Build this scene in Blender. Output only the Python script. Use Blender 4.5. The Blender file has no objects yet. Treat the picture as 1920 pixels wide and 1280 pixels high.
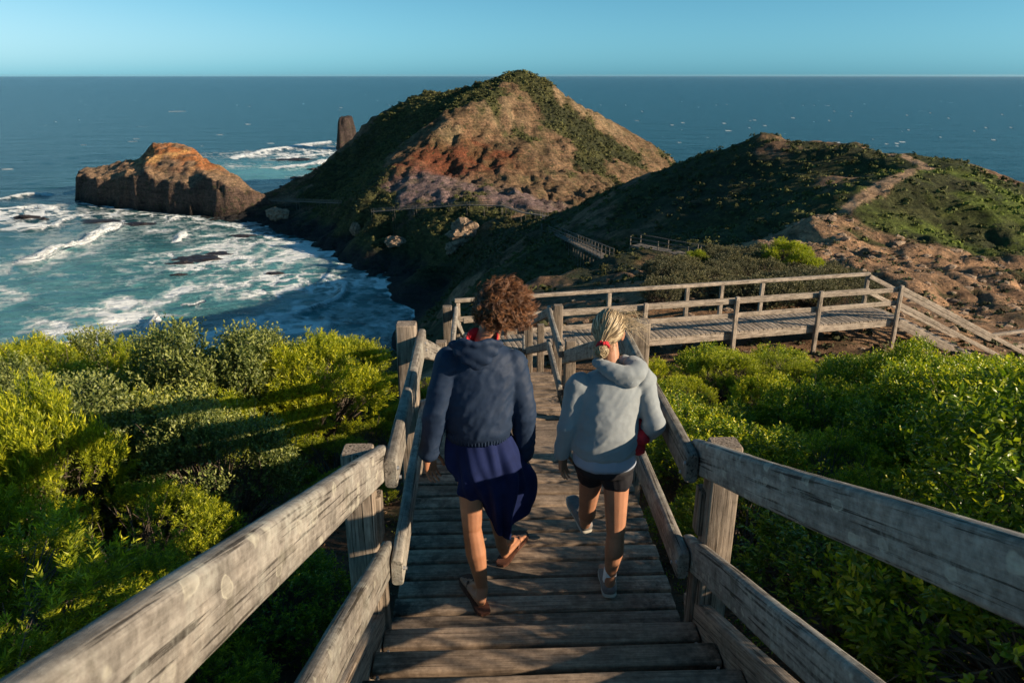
import bpy, bmesh, math, random
import numpy as np
from mathutils import Vector, Matrix, noise as mnoise

# ------------------------------------------------------------------ camera, sky, sun, exposure
scene = bpy.context.scene
COL = scene.collection
R_ = math.radians
CAM = Vector((-0.25, 0.0, 2.68))
HEAD = R_(2.1)
PITCH = math.atan(499 / 1400)
FPX = 1400.0
cp, sp = math.cos(PITCH), math.sin(PITCH)
HF = Vector((math.sin(HEAD), math.cos(HEAD), 0))
FWD = Vector((HF.x * cp, HF.y * cp, -sp))
RGT = Vector((math.cos(HEAD), -math.sin(HEAD), 0))
UPV = RGT.cross(FWD)
cam_d = bpy.data.cameras.new('camera')
cam_o = bpy.data.objects.new('camera', cam_d)
COL.objects.link(cam_o)
cam_o.location = CAM
cam_o.rotation_euler = Matrix((RGT, UPV, -FWD)).transposed().to_euler()
cam_d.sensor_width = 36
cam_d.lens = 36 * FPX / 1920
cam_d.clip_start = 0.05
cam_d.clip_end = 200000
cam_d.dof.use_dof = True
cam_d.dof.focus_distance = 4.3
cam_d.dof.aperture_fstop = 9.0
scene.camera = cam_o

SUN_EL, SUN_AZ = 19.0, 110.0          # azimuth clockwise from +Y
world = bpy.data.worlds.new('World')
scene.world = world
world.use_nodes = True
wn = world.node_tree
wn.nodes.clear()
sky = wn.nodes.new('ShaderNodeTexSky')
sky.sky_type = 'NISHITA'
sky.sun_disc = False
sky.sun_elevation = R_(SUN_EL)
sky.sun_rotation = R_(SUN_AZ)
sky.air_density = 1.0
sky.dust_density = 0.35
sky.ozone_density = 3.0
bw = wn.nodes.new('ShaderNodeRGBToBW')
sc_l = wn.nodes.new('ShaderNodeMath'); sc_l.operation = 'MULTIPLY'; sc_l.inputs[1].default_value = 0.10
cr_ = wn.nodes.new('ShaderNodeValToRGB')          # the air's own teal cast, paler where the sky is bright
el_ = cr_.color_ramp.elements
el_.new(0.5)
for e_, (p_, c_) in zip(el_, ((0.12, (0.12, 0.64, 1.0, 1)), (0.5, (0.36, 0.84, 1.10, 1)), (0.95, (0.86, 1.0, 1.06, 1)))):
    e_.position = p_; e_.color = c_
tint = wn.nodes.new('ShaderNodeMix'); tint.data_type = 'RGBA'; tint.blend_type = 'MULTIPLY'; tint.inputs[0].default_value = 1.0
blend = wn.nodes.new('ShaderNodeMix'); blend.data_type = 'RGBA'; blend.inputs[0].default_value = 0.7
bg = wn.nodes.new('ShaderNodeBackground')
bg.inputs[1].default_value = 0.078
wo = wn.nodes.new('ShaderNodeOutputWorld')
wn.links.new(sky.outputs[0], bw.inputs[0])
wn.links.new(bw.outputs[0], sc_l.inputs[0]); wn.links.new(sc_l.outputs[0], cr_.inputs[0])
wn.links.new(sky.outputs[0], blend.inputs[6]); wn.links.new(bw.outputs[0], blend.inputs[7])
wn.links.new(blend.outputs[2], tint.inputs[6]); wn.links.new(cr_.outputs[0], tint.inputs[7])
wn.links.new(tint.outputs[2], bg.inputs[0])
wn.links.new(bg.outputs[0], wo.inputs[0])

sun_d = bpy.data.lights.new('sun', 'SUN')
sun_d.energy = 5.0
sun_d.angle = R_(0.53)
sun_d.color = (1.0, 0.80, 0.56)
sun_o = bpy.data.objects.new('sun', sun_d)
COL.objects.link(sun_o)
SUNV = Vector((math.sin(R_(SUN_AZ)) * math.cos(R_(SUN_EL)), math.cos(R_(SUN_AZ)) * math.cos(R_(SUN_EL)), math.sin(R_(SUN_EL))))
sun_o.rotation_euler = SUNV.to_track_quat('Z', 'Y').to_euler()
sun_o.location = SUNV * 60

vs = scene.view_settings
vs.view_transform = 'Standard'
vs.look = 'None'
vs.gamma = 1
vs.exposure = 0.85
vs.use_curve_mapping = False
scene.cycles.max_bounces = 6
scene.cycles.transparent_max_bounces = 6
scene.cycles.use_denoising = True

# ------------------------------------------------------------------ measuring helpers (photograph pixel -> world point)
def ray(px, py):
    return FWD + RGT * ((px - 960) / FPX) + UPV * ((640 - py) / FPX)
def atd(px, py, d):                      # point at horizontal distance d ahead
    r = ray(px, py)
    return CAM + r * (d / (r.dot(HF)))
def atz(px, py, z):                      # point at height z
    r = ray(px, py)
    return CAM + r * ((z - CAM.z) / r.z)
def colz(px, d, z):                      # column px, distance d, height z
    D = d * cp + (CAM.z - z) * sp
    lat = (px - 960) / FPX * D
    p = CAM + HF * d + RGT * lat
    return Vector((p.x, p.y, z))

# ------------------------------------------------------------------ numeric helpers
def _hash(ix, iy, seed):
    h = (ix.astype(np.int64) * 374761393 + iy.astype(np.int64) * 668265263 + seed * 1442695041) & 0x7fffffff
    h = ((h ^ (h >> 13)) * 1274126177) & 0x7fffffff
    return ((h ^ (h >> 16)) & 0xffff) / 65535.0
def vnoise(x, y, seed=0):
    ix, iy = np.floor(x), np.floor(y)
    fx, fy = x - ix, y - iy
    ux, uy = fx * fx * fx * (fx * (fx * 6 - 15) + 10), fy * fy * fy * (fy * (fy * 6 - 15) + 10)
    a, b = _hash(ix, iy, seed), _hash(ix + 1, iy, seed)
    c, d = _hash(ix, iy + 1, seed), _hash(ix + 1, iy + 1, seed)
    return (a + (b - a) * ux) * (1 - uy) + (c + (d - c) * ux) * uy
def fbm(x, y, s, octv=5, seed=0, gain=0.5):
    t, a, n = 0.0, 1.0, 0.0
    f = 1.0 / s
    for o in range(octv):
        ca, sa = math.cos(o * 1.3), math.sin(o * 1.3)
        t = t + a * (vnoise((x * ca - y * sa) * f + o * 17.3, (x * sa + y * ca) * f + o * 9.1, seed + o) * 2 - 1)
        n += a
        a *= gain
        f *= 2.03
    return t / n
def sstep(a, b, x):
    t = np.clip((x - a) / (b - a), 0, 1)
    return t * t * (3 - 2 * t)
def mix3(c, d, t):
    return c + (np.asarray(d) - c) * t[..., None]

def mesh_np(name, V, F, smooth=True):
    """V (n,3), F (m,k) with k = 3 or 4"""
    me = bpy.data.meshes.new(name)
    V = np.ascontiguousarray(V, np.float32)
    F = np.ascontiguousarray(F, np.int32)
    me.vertices.add(len(V))
    me.vertices.foreach_set('co', V.ravel())
    k = F.shape[1]
    me.loops.add(F.size)
    me.loops.foreach_set('vertex_index', F.ravel())
    me.polygons.add(len(F))
    me.polygons.foreach_set('loop_start', np.arange(0, F.size, k, dtype=np.int32))
    me.polygons.foreach_set('loop_total', np.full(len(F), k, np.int32))
    me.polygons.foreach_set('use_smooth', np.full(len(F), smooth))
    me.update(calc_edges=True)
    me.validate()
    return me
def add_attr(me, name, arr):
    arr = np.asarray(arr, np.float32)
    if arr.ndim == 1:
        a = me.attributes.new(name, 'FLOAT', 'POINT')
        a.data.foreach_set('value', arr)
    else:
        a = me.attributes.new(name, 'FLOAT_COLOR', 'POINT')
        a.data.foreach_set('color', np.concatenate([arr, np.ones((len(arr), 1), np.float32)], 1).ravel())
def link(name, me, mat=None, parent=None, loc=None):
    o = bpy.data.objects.new(name, me)
    COL.objects.link(o)
    if mat is not None and not me.materials:
        me.materials.append(mat)
    if parent is not None:
        o.parent = parent
    if loc is not None:
        o.location = loc
    return o
def tag(o, label=None, cat=None, group=None, kind=None):
    if label: o['label'] = label
    if cat: o['category'] = cat
    if group: o['group'] = group
    if kind: o['kind'] = kind
    return o
def thing(name, label, cat, loc=(0, 0, 0), group=None):
    o = bpy.data.objects.new(name, None)
    o.empty_display_size = 0.2
    COL.objects.link(o)
    o.location = loc
    return tag(o, label, cat, group)
def grid_faces(nr, nc):
    i = np.arange(nr - 1)[:, None] * nc + np.arange(nc - 1)[None, :]
    i = i.ravel()
    return np.stack([i, i + 1, i + nc + 1, i + nc], 1)

# ------------------------------------------------------------------ material helpers
class NT:
    def __init__(s, name):
        s.m = bpy.data.materials.new(name)
        s.m.use_nodes = True
        s.t = s.m.node_tree
        s.t.nodes.clear()
        s.out = s.t.nodes.new('ShaderNodeOutputMaterial')
        s.b = s.t.nodes.new('ShaderNodeBsdfPrincipled')
        s.t.links.new(s.b.outputs[0], s.out.inputs[0])
    def n(s, typ, **kw):
        nd = s.t.nodes.new('ShaderNode' + typ)
        for k, v in kw.items():
            if k.startswith('i_'):
                key = k[2:]
                key = int(key) if key.isdigit() else key.replace('_', ' ')
                if hasattr(v, 'outputs') or hasattr(v, 'is_output'):
                    s.l(v, nd.inputs[key])
                else:
                    nd.inputs[key].default_value = v
            else:
                setattr(nd, k, v)
        return nd
    def l(s, a, b):
        s.t.links.new(a.outputs[0] if hasattr(a, 'outputs') else a, b)
    def set(s, **kw):
        for k, v in kw.items():
            key = k.replace('_', ' ')
            if hasattr(v, 'outputs') or hasattr(v, 'is_output'):
                s.l(v, s.b.inputs[key])
            else:
                s.b.inputs[key].default_value = v
    def mix(s, f, a, b, blend='MIX'):
        nd = s.n('Mix', data_type='RGBA', blend_type=blend)
        for i, v in ((0, f), (6, a), (7, b)):
            if hasattr(v, 'outputs') or hasattr(v, 'is_output'):
                s.l(v, nd.inputs[i])
            else:
                if i and len(v) == 3: v = (*v, 1)
                nd.inputs[i].default_value = v
        return nd.outputs[2]
    def math(s, op, a, b=0.0):
        nd = s.n('Math', operation=op)
        for i, v in ((0, a), (1, b)):
            if hasattr(v, 'outputs') or hasattr(v, 'is_output'):
                s.l(v, nd.inputs[i])
            else:
                nd.inputs[i].default_value = v
        return nd.outputs[0]
    def ramp(s, f, stops):
        nd = s.n('ValToRGB')
        s.l(f, nd.inputs[0])
        e = nd.color_ramp.elements
        while len(e) < len(stops): e.new(0.5)
        for el, (p, c) in zip(e, stops):
            el.position = p
            el.color = (*c, 1) if len(c) == 3 else c
        return nd.outputs[0]
    def noise(s, vec, scale, detail=4, rough=0.55, dist=0.0):
        nd = s.n('TexNoise')
        nd.inputs['Scale'].default_value = scale
        nd.inputs['Detail'].default_value = detail
        nd.inputs['Roughness'].default_value = rough
        nd.inputs['Distortion'].default_value = dist
        if vec is not None: s.l(vec, nd.inputs['Vector'])
        return nd.outputs[0]
    def mapping(s, vec, scale=(1, 1, 1), loc=(0, 0, 0)):
        nd = s.n('Mapping')
        nd.inputs['Scale'].default_value = scale
        nd.inputs['Location'].default_value = loc
        s.l(vec, nd.inputs['Vector'])
        return nd.outputs[0]
    def obj(s):
        return s.n('TexCoord').outputs['Object']
    def bump(s, h, strength=0.3, dist=0.02):
        nd = s.n('Bump')
        nd.inputs['Strength'].default_value = strength
        nd.inputs['Distance'].default_value = dist
        s.l(h, nd.inputs['Height'])
        return nd.outputs[0]

def tubes(name, paths, sides=5):
    """paths: list of (points (n,3), radii (n))"""
    VV, FF, off = [], [], 0
    for P, rr in paths:
        P = np.asarray(P, float); n = len(P)
        T = np.gradient(P, axis=0); T /= np.linalg.norm(T, axis=1)[:, None] + 1e-9
        ref = np.array([0.3, 0.9, 0.2]) if abs(T[0, 2]) > 0.7 else np.array([0, 0, 1.0])
        A_ = np.cross(T, ref); A_ /= np.linalg.norm(A_, axis=1)[:, None] + 1e-9
        B_ = np.cross(T, A_)
        an = np.linspace(0, 2 * np.pi, sides, endpoint=False)
        ring = (A_[:, None] * np.cos(an)[None, :, None] + B_[:, None] * np.sin(an)[None, :, None]) * np.asarray(rr)[:, None, None] + P[:, None]
        VV.append(ring.reshape(-1, 3))
        i = (np.arange(n - 1)[:, None] * sides + np.arange(sides)[None]).ravel()
        j = (np.arange(n - 1)[:, None] * sides + (np.arange(sides)[None] + 1) % sides).ravel()
        FF.append(np.stack([i, j, j + sides, i + sides], 1) + off)
        off += n * sides
    return mesh_np(name, np.concatenate(VV), np.concatenate(FF))

# ------------------------------------------------------------------ land (one sheet from the shrub slope to the cape)
SEA_Z = -57.3
ctrl = []
def C(px, py, d): ctrl.append(tuple(atd(px, py, d)))
def G(px, d, H): ctrl.append(tuple(colz(px, d, CAM.z - H)))
for yy in (-14, -7, -2, 2, 6, 10, 14, 18):
    for xx in (-16, -8, -3, 0, 3, 8, 16):
        z = 0.28 - 0.28 * yy
        if xx <= -8 and yy > 10: z -= (yy - 10) * 0.12
        if yy < 0: z = 0.28 - 0.14 * yy
        if xx > 3 and yy > 8: z -= 0.05 * (xx - 3)
        ctrl.append((xx, yy, z))
# seaward edge of the near slope, left
for px, d, H in ((-300, 22, 12), (100, 22, 11.5), (400, 23, 11), (650, 24, 11), (-300, 40, 26), (200, 42, 27), (500, 42, 27), (700, 45, 26),
                 (200, 80, 50), (500, 85, 52), (700, 90, 46), (0, 120, 66), (400, 120, 66), (620, 130, 64), (760, 150, 61.5),
                 (-600, 60, 50), (-600, 100, 66), (-1500, 30, 26), (-1500, 60, 60), (-1500, 120, 70)): G(px, d, H)
# valley behind the boardwalk
for a in ((850, 575, 38), (950, 560, 30), (1050, 548, 32), (1150, 530, 60), (1250, 520, 60), (900, 525, 120), (1000, 500, 110), (1000, 530, 70),
          (850, 545, 150), (1130, 484, 82), (1180, 472, 80), (1290, 488, 74), (1400, 508, 66), (1060, 450, 120), (1030, 434, 140),
          (900, 450, 200), (800, 480, 212), (960, 425, 185), (1030, 404, 200), (880, 387, 245), (950, 389, 235), (780, 394, 258), (700, 400, 262),
          (800, 420, 245), (700, 440, 250), (620, 410, 300), (640, 384, 300), (550, 379, 340), (470, 384, 350), (560, 420, 300), (480, 412, 322),
          (1330, 500, 36), (1250, 522, 34), (1430, 500, 37), (1500, 512, 35), (1350, 535, 26), (1500, 550, 25), (1600, 560, 27), (1230, 560, 25)): C(*a)
# hill 2 crest and its flanks
for a in ((1050, 392, 165), (1100, 368, 155), (1180, 338, 148), (1265, 303, 142), (1330, 282, 136), (1400, 262, 132), (1440, 250, 130), (1530, 260, 124),
          (1600, 270, 116), (1700, 291, 104), (1740, 310, 95), (1765, 302, 97), (1800, 312, 95), (1880, 345, 94), (1930, 362, 94), (2050, 400, 98), (2250, 470, 105),
          (1700, 330, 90), (1655, 355, 85), (1600, 380, 80), (1550, 408, 76), (1510, 436, 72), (1485, 470, 62), (1475, 500, 50),
          (1300, 420, 100), (1200, 420, 110), (1120, 430, 125), (1400, 400, 98), (1500, 370, 98), (1450, 450, 80), (1350, 350, 115), (1600, 340, 98), (1250, 370, 125),
          (1620, 440, 72), (1700, 420, 77), (1700, 500, 59), (1850, 560, 45), (1800, 600, 36), (1900, 500, 62), (1800, 430, 76), (1920, 440, 76), (1700, 600, 33), (1850, 390, 82),
          (1780, 360, 86), (1960, 560, 47), (2050, 500, 66), (1700, 560, 41), (1600, 510, 45), (1550, 470, 60), (2300, 620, 45), (2100, 650, 30)): C(*a)
for px, d, H in ((1100, 195, 50), (1200, 190, 44), (1300, 185, 44), (1440, 175, 42), (1530, 170, 42), (1700, 150, 38), (1800, 135, 34), (1920, 135, 36), (2200, 140, 40),
                 (1300, 230, 62), (1500, 230, 64), (1800, 190, 62), (2100, 190, 64), (2600, 150, 62), (1250, 215, 47), (3000, 100, 50), (3000, 60, 30)): G(px, d, H)
# cape hill
for a in ((985, 136, 300), (960, 140, 300), (930, 149, 303), (870, 158, 310), (800, 172, 316), (740, 195, 322), (700, 225, 328), (670, 255, 332), (650, 285, 335), (625, 330, 342),
          (1010, 143, 300), (1040, 158, 300), (1070, 180, 300), (1100, 203, 301), (1135, 224, 303), (1170, 243, 306), (1215, 268, 309), (1262, 298, 312),
          (955, 162, 288), (915, 190, 276), (900, 203, 270), (860, 217, 264), (830, 238, 256), (800, 262, 249), (765, 290, 243), (735, 318, 236), (705, 345, 230), (680, 372, 224),
          (870, 180, 300), (800, 200, 300), (760, 225, 300), (740, 260, 292), (700, 290, 288), (680, 320, 275), (660, 345, 262), (640, 365, 256),
          (900, 255, 262), (950, 240, 270), (1000, 220, 278), (1050, 225, 284), (1000, 280, 256), (930, 300, 244), (870, 290, 245), (820, 320, 236), (1100, 270, 278),
          (1080, 320, 255), (1160, 300, 275), (1000, 340, 235), (900, 340, 228), (850, 350, 222), (780, 350, 224), (1100, 350, 240), (1180, 340, 262), (1010, 385, 195), (1060, 375, 215), (1230, 318, 290), (1150, 360, 232)): C(a[0], a[1], a[2] * 1.25)
for px, d, H in ((560, 320, 57), (520, 380, 63), (600, 352, 57), (560, 360, 61), (640, 380, 58), (700, 385, 56), (740, 400, 60), (870, 400, 60), (985, 400, 62), (1100, 400, 62), (1250, 390, 60), (1330, 330, 62), (1300, 290, 58),
                 (740, 360, 38), (870, 345, 30), (985, 335, 25), (1100, 335, 32), (1200, 340, 42), (640, 430, 66), (1000, 480, 72), (300, 300, 66), (400, 360, 64), (300, 500, 72), (-300, 300, 72), (1400, 330, 66), (1600, 330, 72), (2200, 330, 72), (900, 800, 80), (2000, 700, 80), (-200, 800, 80)): G(px, d + 90 if H < 80 else d, H)
# shore of the bay
SHORE = [(768, 600), (755, 575), (735, 552), (700, 520), (660, 495), (620, 475), (570, 455), (500, 437), (430, 420), (370, 408)]
for px, py in SHORE:
    p = atz(px, py, SEA_Z)
    ctrl.append((p.x, p.y, SEA_Z))
    q = (p - CAM); q.z = 0; q.normalize()
    s_ = Vector((-q.y, q.x, 0))
    a, b = p + s_ * 22 - q * 4, p - s_ * 12 + q * 8
    ctrl.append((a.x, a.y, SEA_Z - 4))
    ctrl.append((b.x, b.y, SEA_Z + 3.0))
ctrl = np.array(ctrl, float)
# drop near duplicates
keep = []
for i, c in enumerate(ctrl):
    if all(np.hypot(*(c[:2] - ctrl[j][:2])) > 1.5 for j in keep): keep.append(i)
ctrl = ctrl[keep]
dist = np.hypot(ctrl[:, None, 0] - ctrl[None, :, 0], ctrl[:, None, 1] - ctrl[None, :, 1])
nC = len(ctrl)
A = np.zeros((nC + 3, nC + 3))
A[:nC, :nC] = dist + np.eye(nC) * -0.0
A[:nC, nC] = 1; A[:nC, nC + 1:nC + 3] = ctrl[:, :2]
A[nC, :nC] = 1; A[nC + 1:, :nC] = ctrl[:, :2].T
sol = np.linalg.solve(A, np.concatenate([ctrl[:, 2], np.zeros(3)]))
def base_h(x, y):
    sh = x.shape
    x = x.ravel(); y = y.ravel()
    out = np.empty_like(x)
    for s in range(0, len(x), 20000):
        xs, ys = x[s:s + 20000], y[s:s + 20000]
        dd = np.sqrt((xs[:, None] - ctrl[None, :, 0]) ** 2 + (ys[:, None] - ctrl[None, :, 1]) ** 2 + 0.25)
        out[s:s + 20000] = dd @ sol[:nC] + sol[nC] + sol[nC + 1] * xs + sol[nC + 2] * ys
    return out.reshape(sh)
def land_h(x, y):
    h = base_h(x, y)
    r = np.hypot(x - CAM.x, y - CAM.y)
    far = sstep(25, 90, r) * (0.15 + 0.85 * sstep(SEA_Z + 1, SEA_Z + 14, h))
    rg = 1 - np.abs(fbm(x, y, 22, 4, 11)) * 2
    amp = 0.55 + 0.45 * sstep(150, 220, r)
    h = h + far * amp * (fbm(x, y, 14, 6, 3, 0.55) * 2.3 + (rg - 0.6) * 2.0)
    pk = colz(990, 372, CAM.z)
    rx, ry = x - pk.x, y - pk.y
    rp = np.hypot(rx, ry)
    gul = np.abs(fbm(np.arctan2(ry, rx) * 26 + fbm(x, y, 30, 3, 33) * 2.2, rp * 0.03, 1.0, 4, 32, 0.55))
    h = h - sstep(205, 235, r) * sstep(6, 40, rp) * sstep(150, 110, rp) * sstep(0.30, 0.0, gul) * 1.3 * np.clip(0.6 + fbm(x, y, 25, 3, 35) * 1.6, 0, 1.4)
    h = h + sstep(205, 235, r) * fbm(x, y, 3.2, 3, 34) * 0.6 + sstep(205, 235, r) * np.clip(1 - np.abs(fbm(x, y, 9, 4, 38)) * 5, 0, 1) * -1.3
    sp_ = atd(1760, 480, 60)
    inz = np.exp(-(((x - sp_.x) / 30) ** 2 + ((y - sp_.y) / 26) ** 2))
    h = h + inz * (fbm(x * 1.0, y * 0.6, 7, 5, 36, 0.6) * 1.5 - np.clip(1 - np.abs(fbm(x, y * 0.35, 8, 4, 37)) * 5, 0, 1) * 0.9)
    h = h + sstep(3, 15, r) * fbm(x, y, 4, 4, 5) * 0.35 + fbm(x, y, 0.8, 3, 6) * 0.05
    # keep the sea floor well below the water, beach gentle
    return np.where(h < SEA_Z - 1, np.maximum(SEA_Z - 14, h - 1.5), h)

def polar_grid(rs, a0, a1, na):
    aa = np.radians(np.linspace(a0, a1, na)) + HEAD
    Rr, Aa = np.meshgrid(rs, aa, indexing='ij')
    return CAM.x + Rr * np.sin(Aa), CAM.y + Rr * np.cos(Aa)
rs = np.concatenate([np.geomspace(0.6, 45, 150, endpoint=False), np.arange(45, 150, 0.7), np.arange(150, 440, 0.95), np.arange(440, 540, 4.0), np.array([570, 620])])
X, Y = polar_grid(rs, -52, 60, 640)
Z = land_h(X, Y)

# surface colours of the ground itself (soil, rock and plant zones)
def blob(px, py, d, rad):
    p = atd(px, py, d)
    return np.exp(-((X - p.x) ** 2 + (Y - p.y) ** 2) / (rad * rad))
n1, n2, n3 = fbm(X, Y, 16, 5, 40), fbm(X, Y, 5, 4, 50), fbm(X, Y, 40, 3, 60)
n4 = fbm(X * 0.35 + Z * 1.2, Y * 0.35 + Z * 0.9, 3.0, 4, 70)
soil = np.array([0.20, 0.125, 0.08]); sand = np.array([0.36, 0.25, 0.165]); green = np.array([0.048, 0.054, 0.022]); dgreen = np.array([0.034, 0.038, 0.019])
red = np.array([0.21, 0.075, 0.040]); lilac = np.array([0.23, 0.165, 0.165]); tan = np.array([0.33, 0.235, 0.145]); beach = np.array([0.022, 0.021, 0.023]); ochre = np.array([0.17, 0.115, 0.065])
col = np.zeros(X.shape + (3,)) + soil
col = mix3(col, sand, sstep(-0.3, 0.4, n2) * 0.6)
rC = np.hypot(X - CAM.x, Y - CAM.y)
cape = sstep(205, 232, rC)
col = mix3(col, ochre, cape * 0.7)
col = mix3(col, np.array([0.30, 0.19, 0.12]), cape * sstep(0, 0.35, n4) * 0.7)
col = mix3(col, red, np.clip(1.5 * (blob(880, 285, 309, 12.65) + blob(820, 305, 300, 11.5) + blob(770, 330, 292, 10.35) + blob(930, 300, 309, 9.2)) * (0.8 + n4), 0, 1))
col = mix3(col, lilac, np.clip(1.5 * (blob(800, 355, 278, 11.5) + blob(850, 365, 268, 11.5) + blob(740, 372, 278, 9.2) + blob(950, 365, 260, 9.2) + blob(900, 370, 265, 10.35) + blob(1000, 380, 250, 10.35)), 0, 1))
col = mix3(col, tan, np.clip(1.3 * (blob(1050, 170, 375, 10.35) + blob(1100, 205, 376, 9.2) + blob(960, 215, 344, 6.9) + blob(920, 200, 345, 5.75) + blob(840, 240, 321, 5.75) + blob(1140, 235, 379, 8.05)) * (1 + 1.5 * n2), 0, 1))
sandz = np.clip(1.3 * (blob(1700, 500, 58, 12) + blob(1850, 560, 44, 11) + blob(1600, 470, 62, 11) + blob(1900, 500, 60, 12) + blob(1530, 450, 70, 6) + blob(1560, 560, 27, 7) + blob(1300, 620, 22, 4) + blob(1800, 620, 28, 8)), 0, 1)
col = mix3(col, sand * np.array([0.95, 0.85, 0.78]), sandz)
pathm = np.zeros(X.shape)
def stripe(pts, w):
    global pathm
    P = [atd(*q) for q in pts]
    for a, b in zip(P[:-1], P[1:]):
        ab = np.array([b.x - a.x, b.y - a.y]); L2 = ab @ ab
        t = np.clip(((X - a.x) * ab[0] + (Y - a.y) * ab[1]) / L2, 0, 1)
        dd = np.hypot(X - a.x - t * ab[0], Y - a.y - t * ab[1])
        pathm = np.maximum(pathm, 1 - sstep(w * 0.5, w, dd + n2 * w * 0.5))
stripe([(1740, 310, 95), (1700, 330, 90), (1655, 355, 85), (1600, 380, 80), (1550, 408, 76), (1510, 436, 72), (1485, 470, 62)], 1.1)
stripe([(1740, 310, 95), (1690, 292, 104), (1620, 276, 114)], 0.9)
# vegetation cover
lz = sstep(20, 40, rC) * (1 - cape)
veg = 0.25 + 0.9 * n1 + 0.5 * n2
veg += lz * 0.30
veg -= sandz * 0.85
veg += 1.2 * blob(1800, 370, 85, 9) + 0.9 * blob(1850, 420, 72, 9) + 0.8 * blob(1880, 390, 84, 10)
veg += cape * (-0.42 + 1.3 * (blob(870, 175, 381, 25.3) + blob(780, 210, 375, 25.3) + blob(720, 270, 369, 23) + blob(690, 310, 362, 16.1) + blob(660, 340, 344, 16.1) + blob(985, 140, 375, 8.05)) + 0.8 * (blob(1060, 220, 356, 10.35) + blob(1120, 260, 354, 11.5) + blob(1190, 290, 356, 13.8) + blob(1100, 305, 328, 10.35) + blob(900, 345, 281, 4.6)))
veg -= cape * np.clip(blob(880, 290, 308, 20.7) + blob(800, 345, 282, 18.4) + blob(1000, 375, 256, 13.8), 0, 1)
veg += 0.9 * blob(700, 440, 250, 28) + 0.9 * blob(640, 420, 285, 28) + 0.9 * blob(760, 470, 225, 22) + 0.8 * blob(800, 450, 235, 25) + 0.8 * blob(900, 430, 205, 20) + .5 * blob(620, 400, 328, 28.75)
veg -= pathm * 1.2
vegm = sstep(0.12, 0.42, veg)
gcol = mix3(np.zeros(X.shape + (3,)) + green, dgreen, sstep(-0.2, 0.3, n3))
gcol = mix3(gcol, np.array([0.085, 0.115, 0.022]), np.clip(blob(1800, 370, 85, 10) + blob(1850, 420, 72, 10) + blob(1890, 400, 80, 10), 0, 1) * sstep(-0.4, 0.3, n2))
gcol = mix3(gcol, np.array([0.070, 0.070, 0.028]), cape * sstep(-0.1, 0.4, n2) * 0.8)
col = col * (0.85 + 0.35 * fbm(X, Y, 2.2, 4, 80))[..., None]
col = col * (1 - 0.22 * cape)[..., None]
vegs = sstep(0.05, 0.45, n2 + 0.5 * n1) * cape * 0.4
col = mix3(col, np.array([0.085, 0.078, 0.038]), vegs)
col = col * (1 - vegm[..., None]) + gcol * vegm[..., None]
col = mix3(col, sand * 1.15, pathm * 0.7)
col = mix3(col, beach, (1 - sstep(SEA_Z + 2.0, SEA_Z + 6.0, Z + n2 * 2)) )
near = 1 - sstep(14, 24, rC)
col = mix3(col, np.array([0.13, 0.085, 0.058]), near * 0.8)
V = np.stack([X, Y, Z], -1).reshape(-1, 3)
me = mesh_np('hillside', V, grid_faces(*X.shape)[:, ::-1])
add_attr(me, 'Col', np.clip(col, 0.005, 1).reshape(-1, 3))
add_attr(me, 'veg', vegm.ravel())
gm = NT('ground_rock_and_heath')
g = gm.obj()
ac = gm.n('Attribute', attribute_name='Col').outputs['Color']
av = gm.n('Attribute', attribute_name='veg').outputs['Fac']
nf = gm.noise(g, 0.9, 9, 0.68)
nl = gm.noise(g, 0.16, 6, 0.6)
nvf = gm.noise(g, 3.0, 6, 0.7)
strata = gm.noise(gm.mapping(g, (0.10, 0.10, 0.9)), 1.0, 6, 0.65, 1.2)
c1 = gm.mix(1.0, ac, gm.ramp(nf, [(0.3, (0.45, 0.45, 0.45)), (0.5, (1, 1, 1)), (0.72, (1.7, 1.6, 1.5))]), 'MULTIPLY')
c2 = gm.mix(0.9, c1, gm.ramp(strata, [(0.32, (0.5, 0.46, 0.44)), (0.5, (1, 1, 1)), (0.68, (1.45, 1.35, 1.25))]), 'MULTIPLY')
patch = gm.ramp(gm.noise(g, 0.55, 7, 0.7), [(0.55, (0, 0, 0)), (0.62, (1, 1, 1))])
c3 = gm.mix(gm.math('MULTIPLY', patch, 0.75), c2, (0.035, 0.045, 0.02))
c4 = gm.mix(1.0, c3, gm.ramp(nvf, [(0.3, (0.6, 0.6, 0.6)), (0.7, (1.4, 1.4, 1.4))]), 'MULTIPLY')
gm.set(Base_Color=c4, Roughness=0.95)
gm.b.inputs['Specular IOR Level'].default_value = 0.15
hsum = gm.math('ADD', gm.math('MULTIPLY', nf, 1.0), gm.math('MULTIPLY', strata, 0.8))
nb1 = gm.n('Bump'); nb1.inputs['Strength'].default_value = 0.9; nb1.inputs['Distance'].default_value = 1.1
gm.l(hsum, nb1.inputs['Height'])
nb2 = gm.n('Bump'); nb2.inputs['Strength'].default_value = 0.5; nb2.inputs['Distance'].default_value = 0.12
gm.l(nvf, nb2.inputs['Height']); gm.l(nb1.outputs[0], nb2.inputs['Normal'])
# the strong bump is for rock seen from far off
gm.l(nb2.outputs[0], gm.b.inputs['Normal'])
tag(link('hillside', me, gm.m), kind='structure')
GROUND_M = gm.m

def hh(x, y):
    return float(land_h(np.array([float(x)]), np.array([float(y)]))[0])

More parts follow.
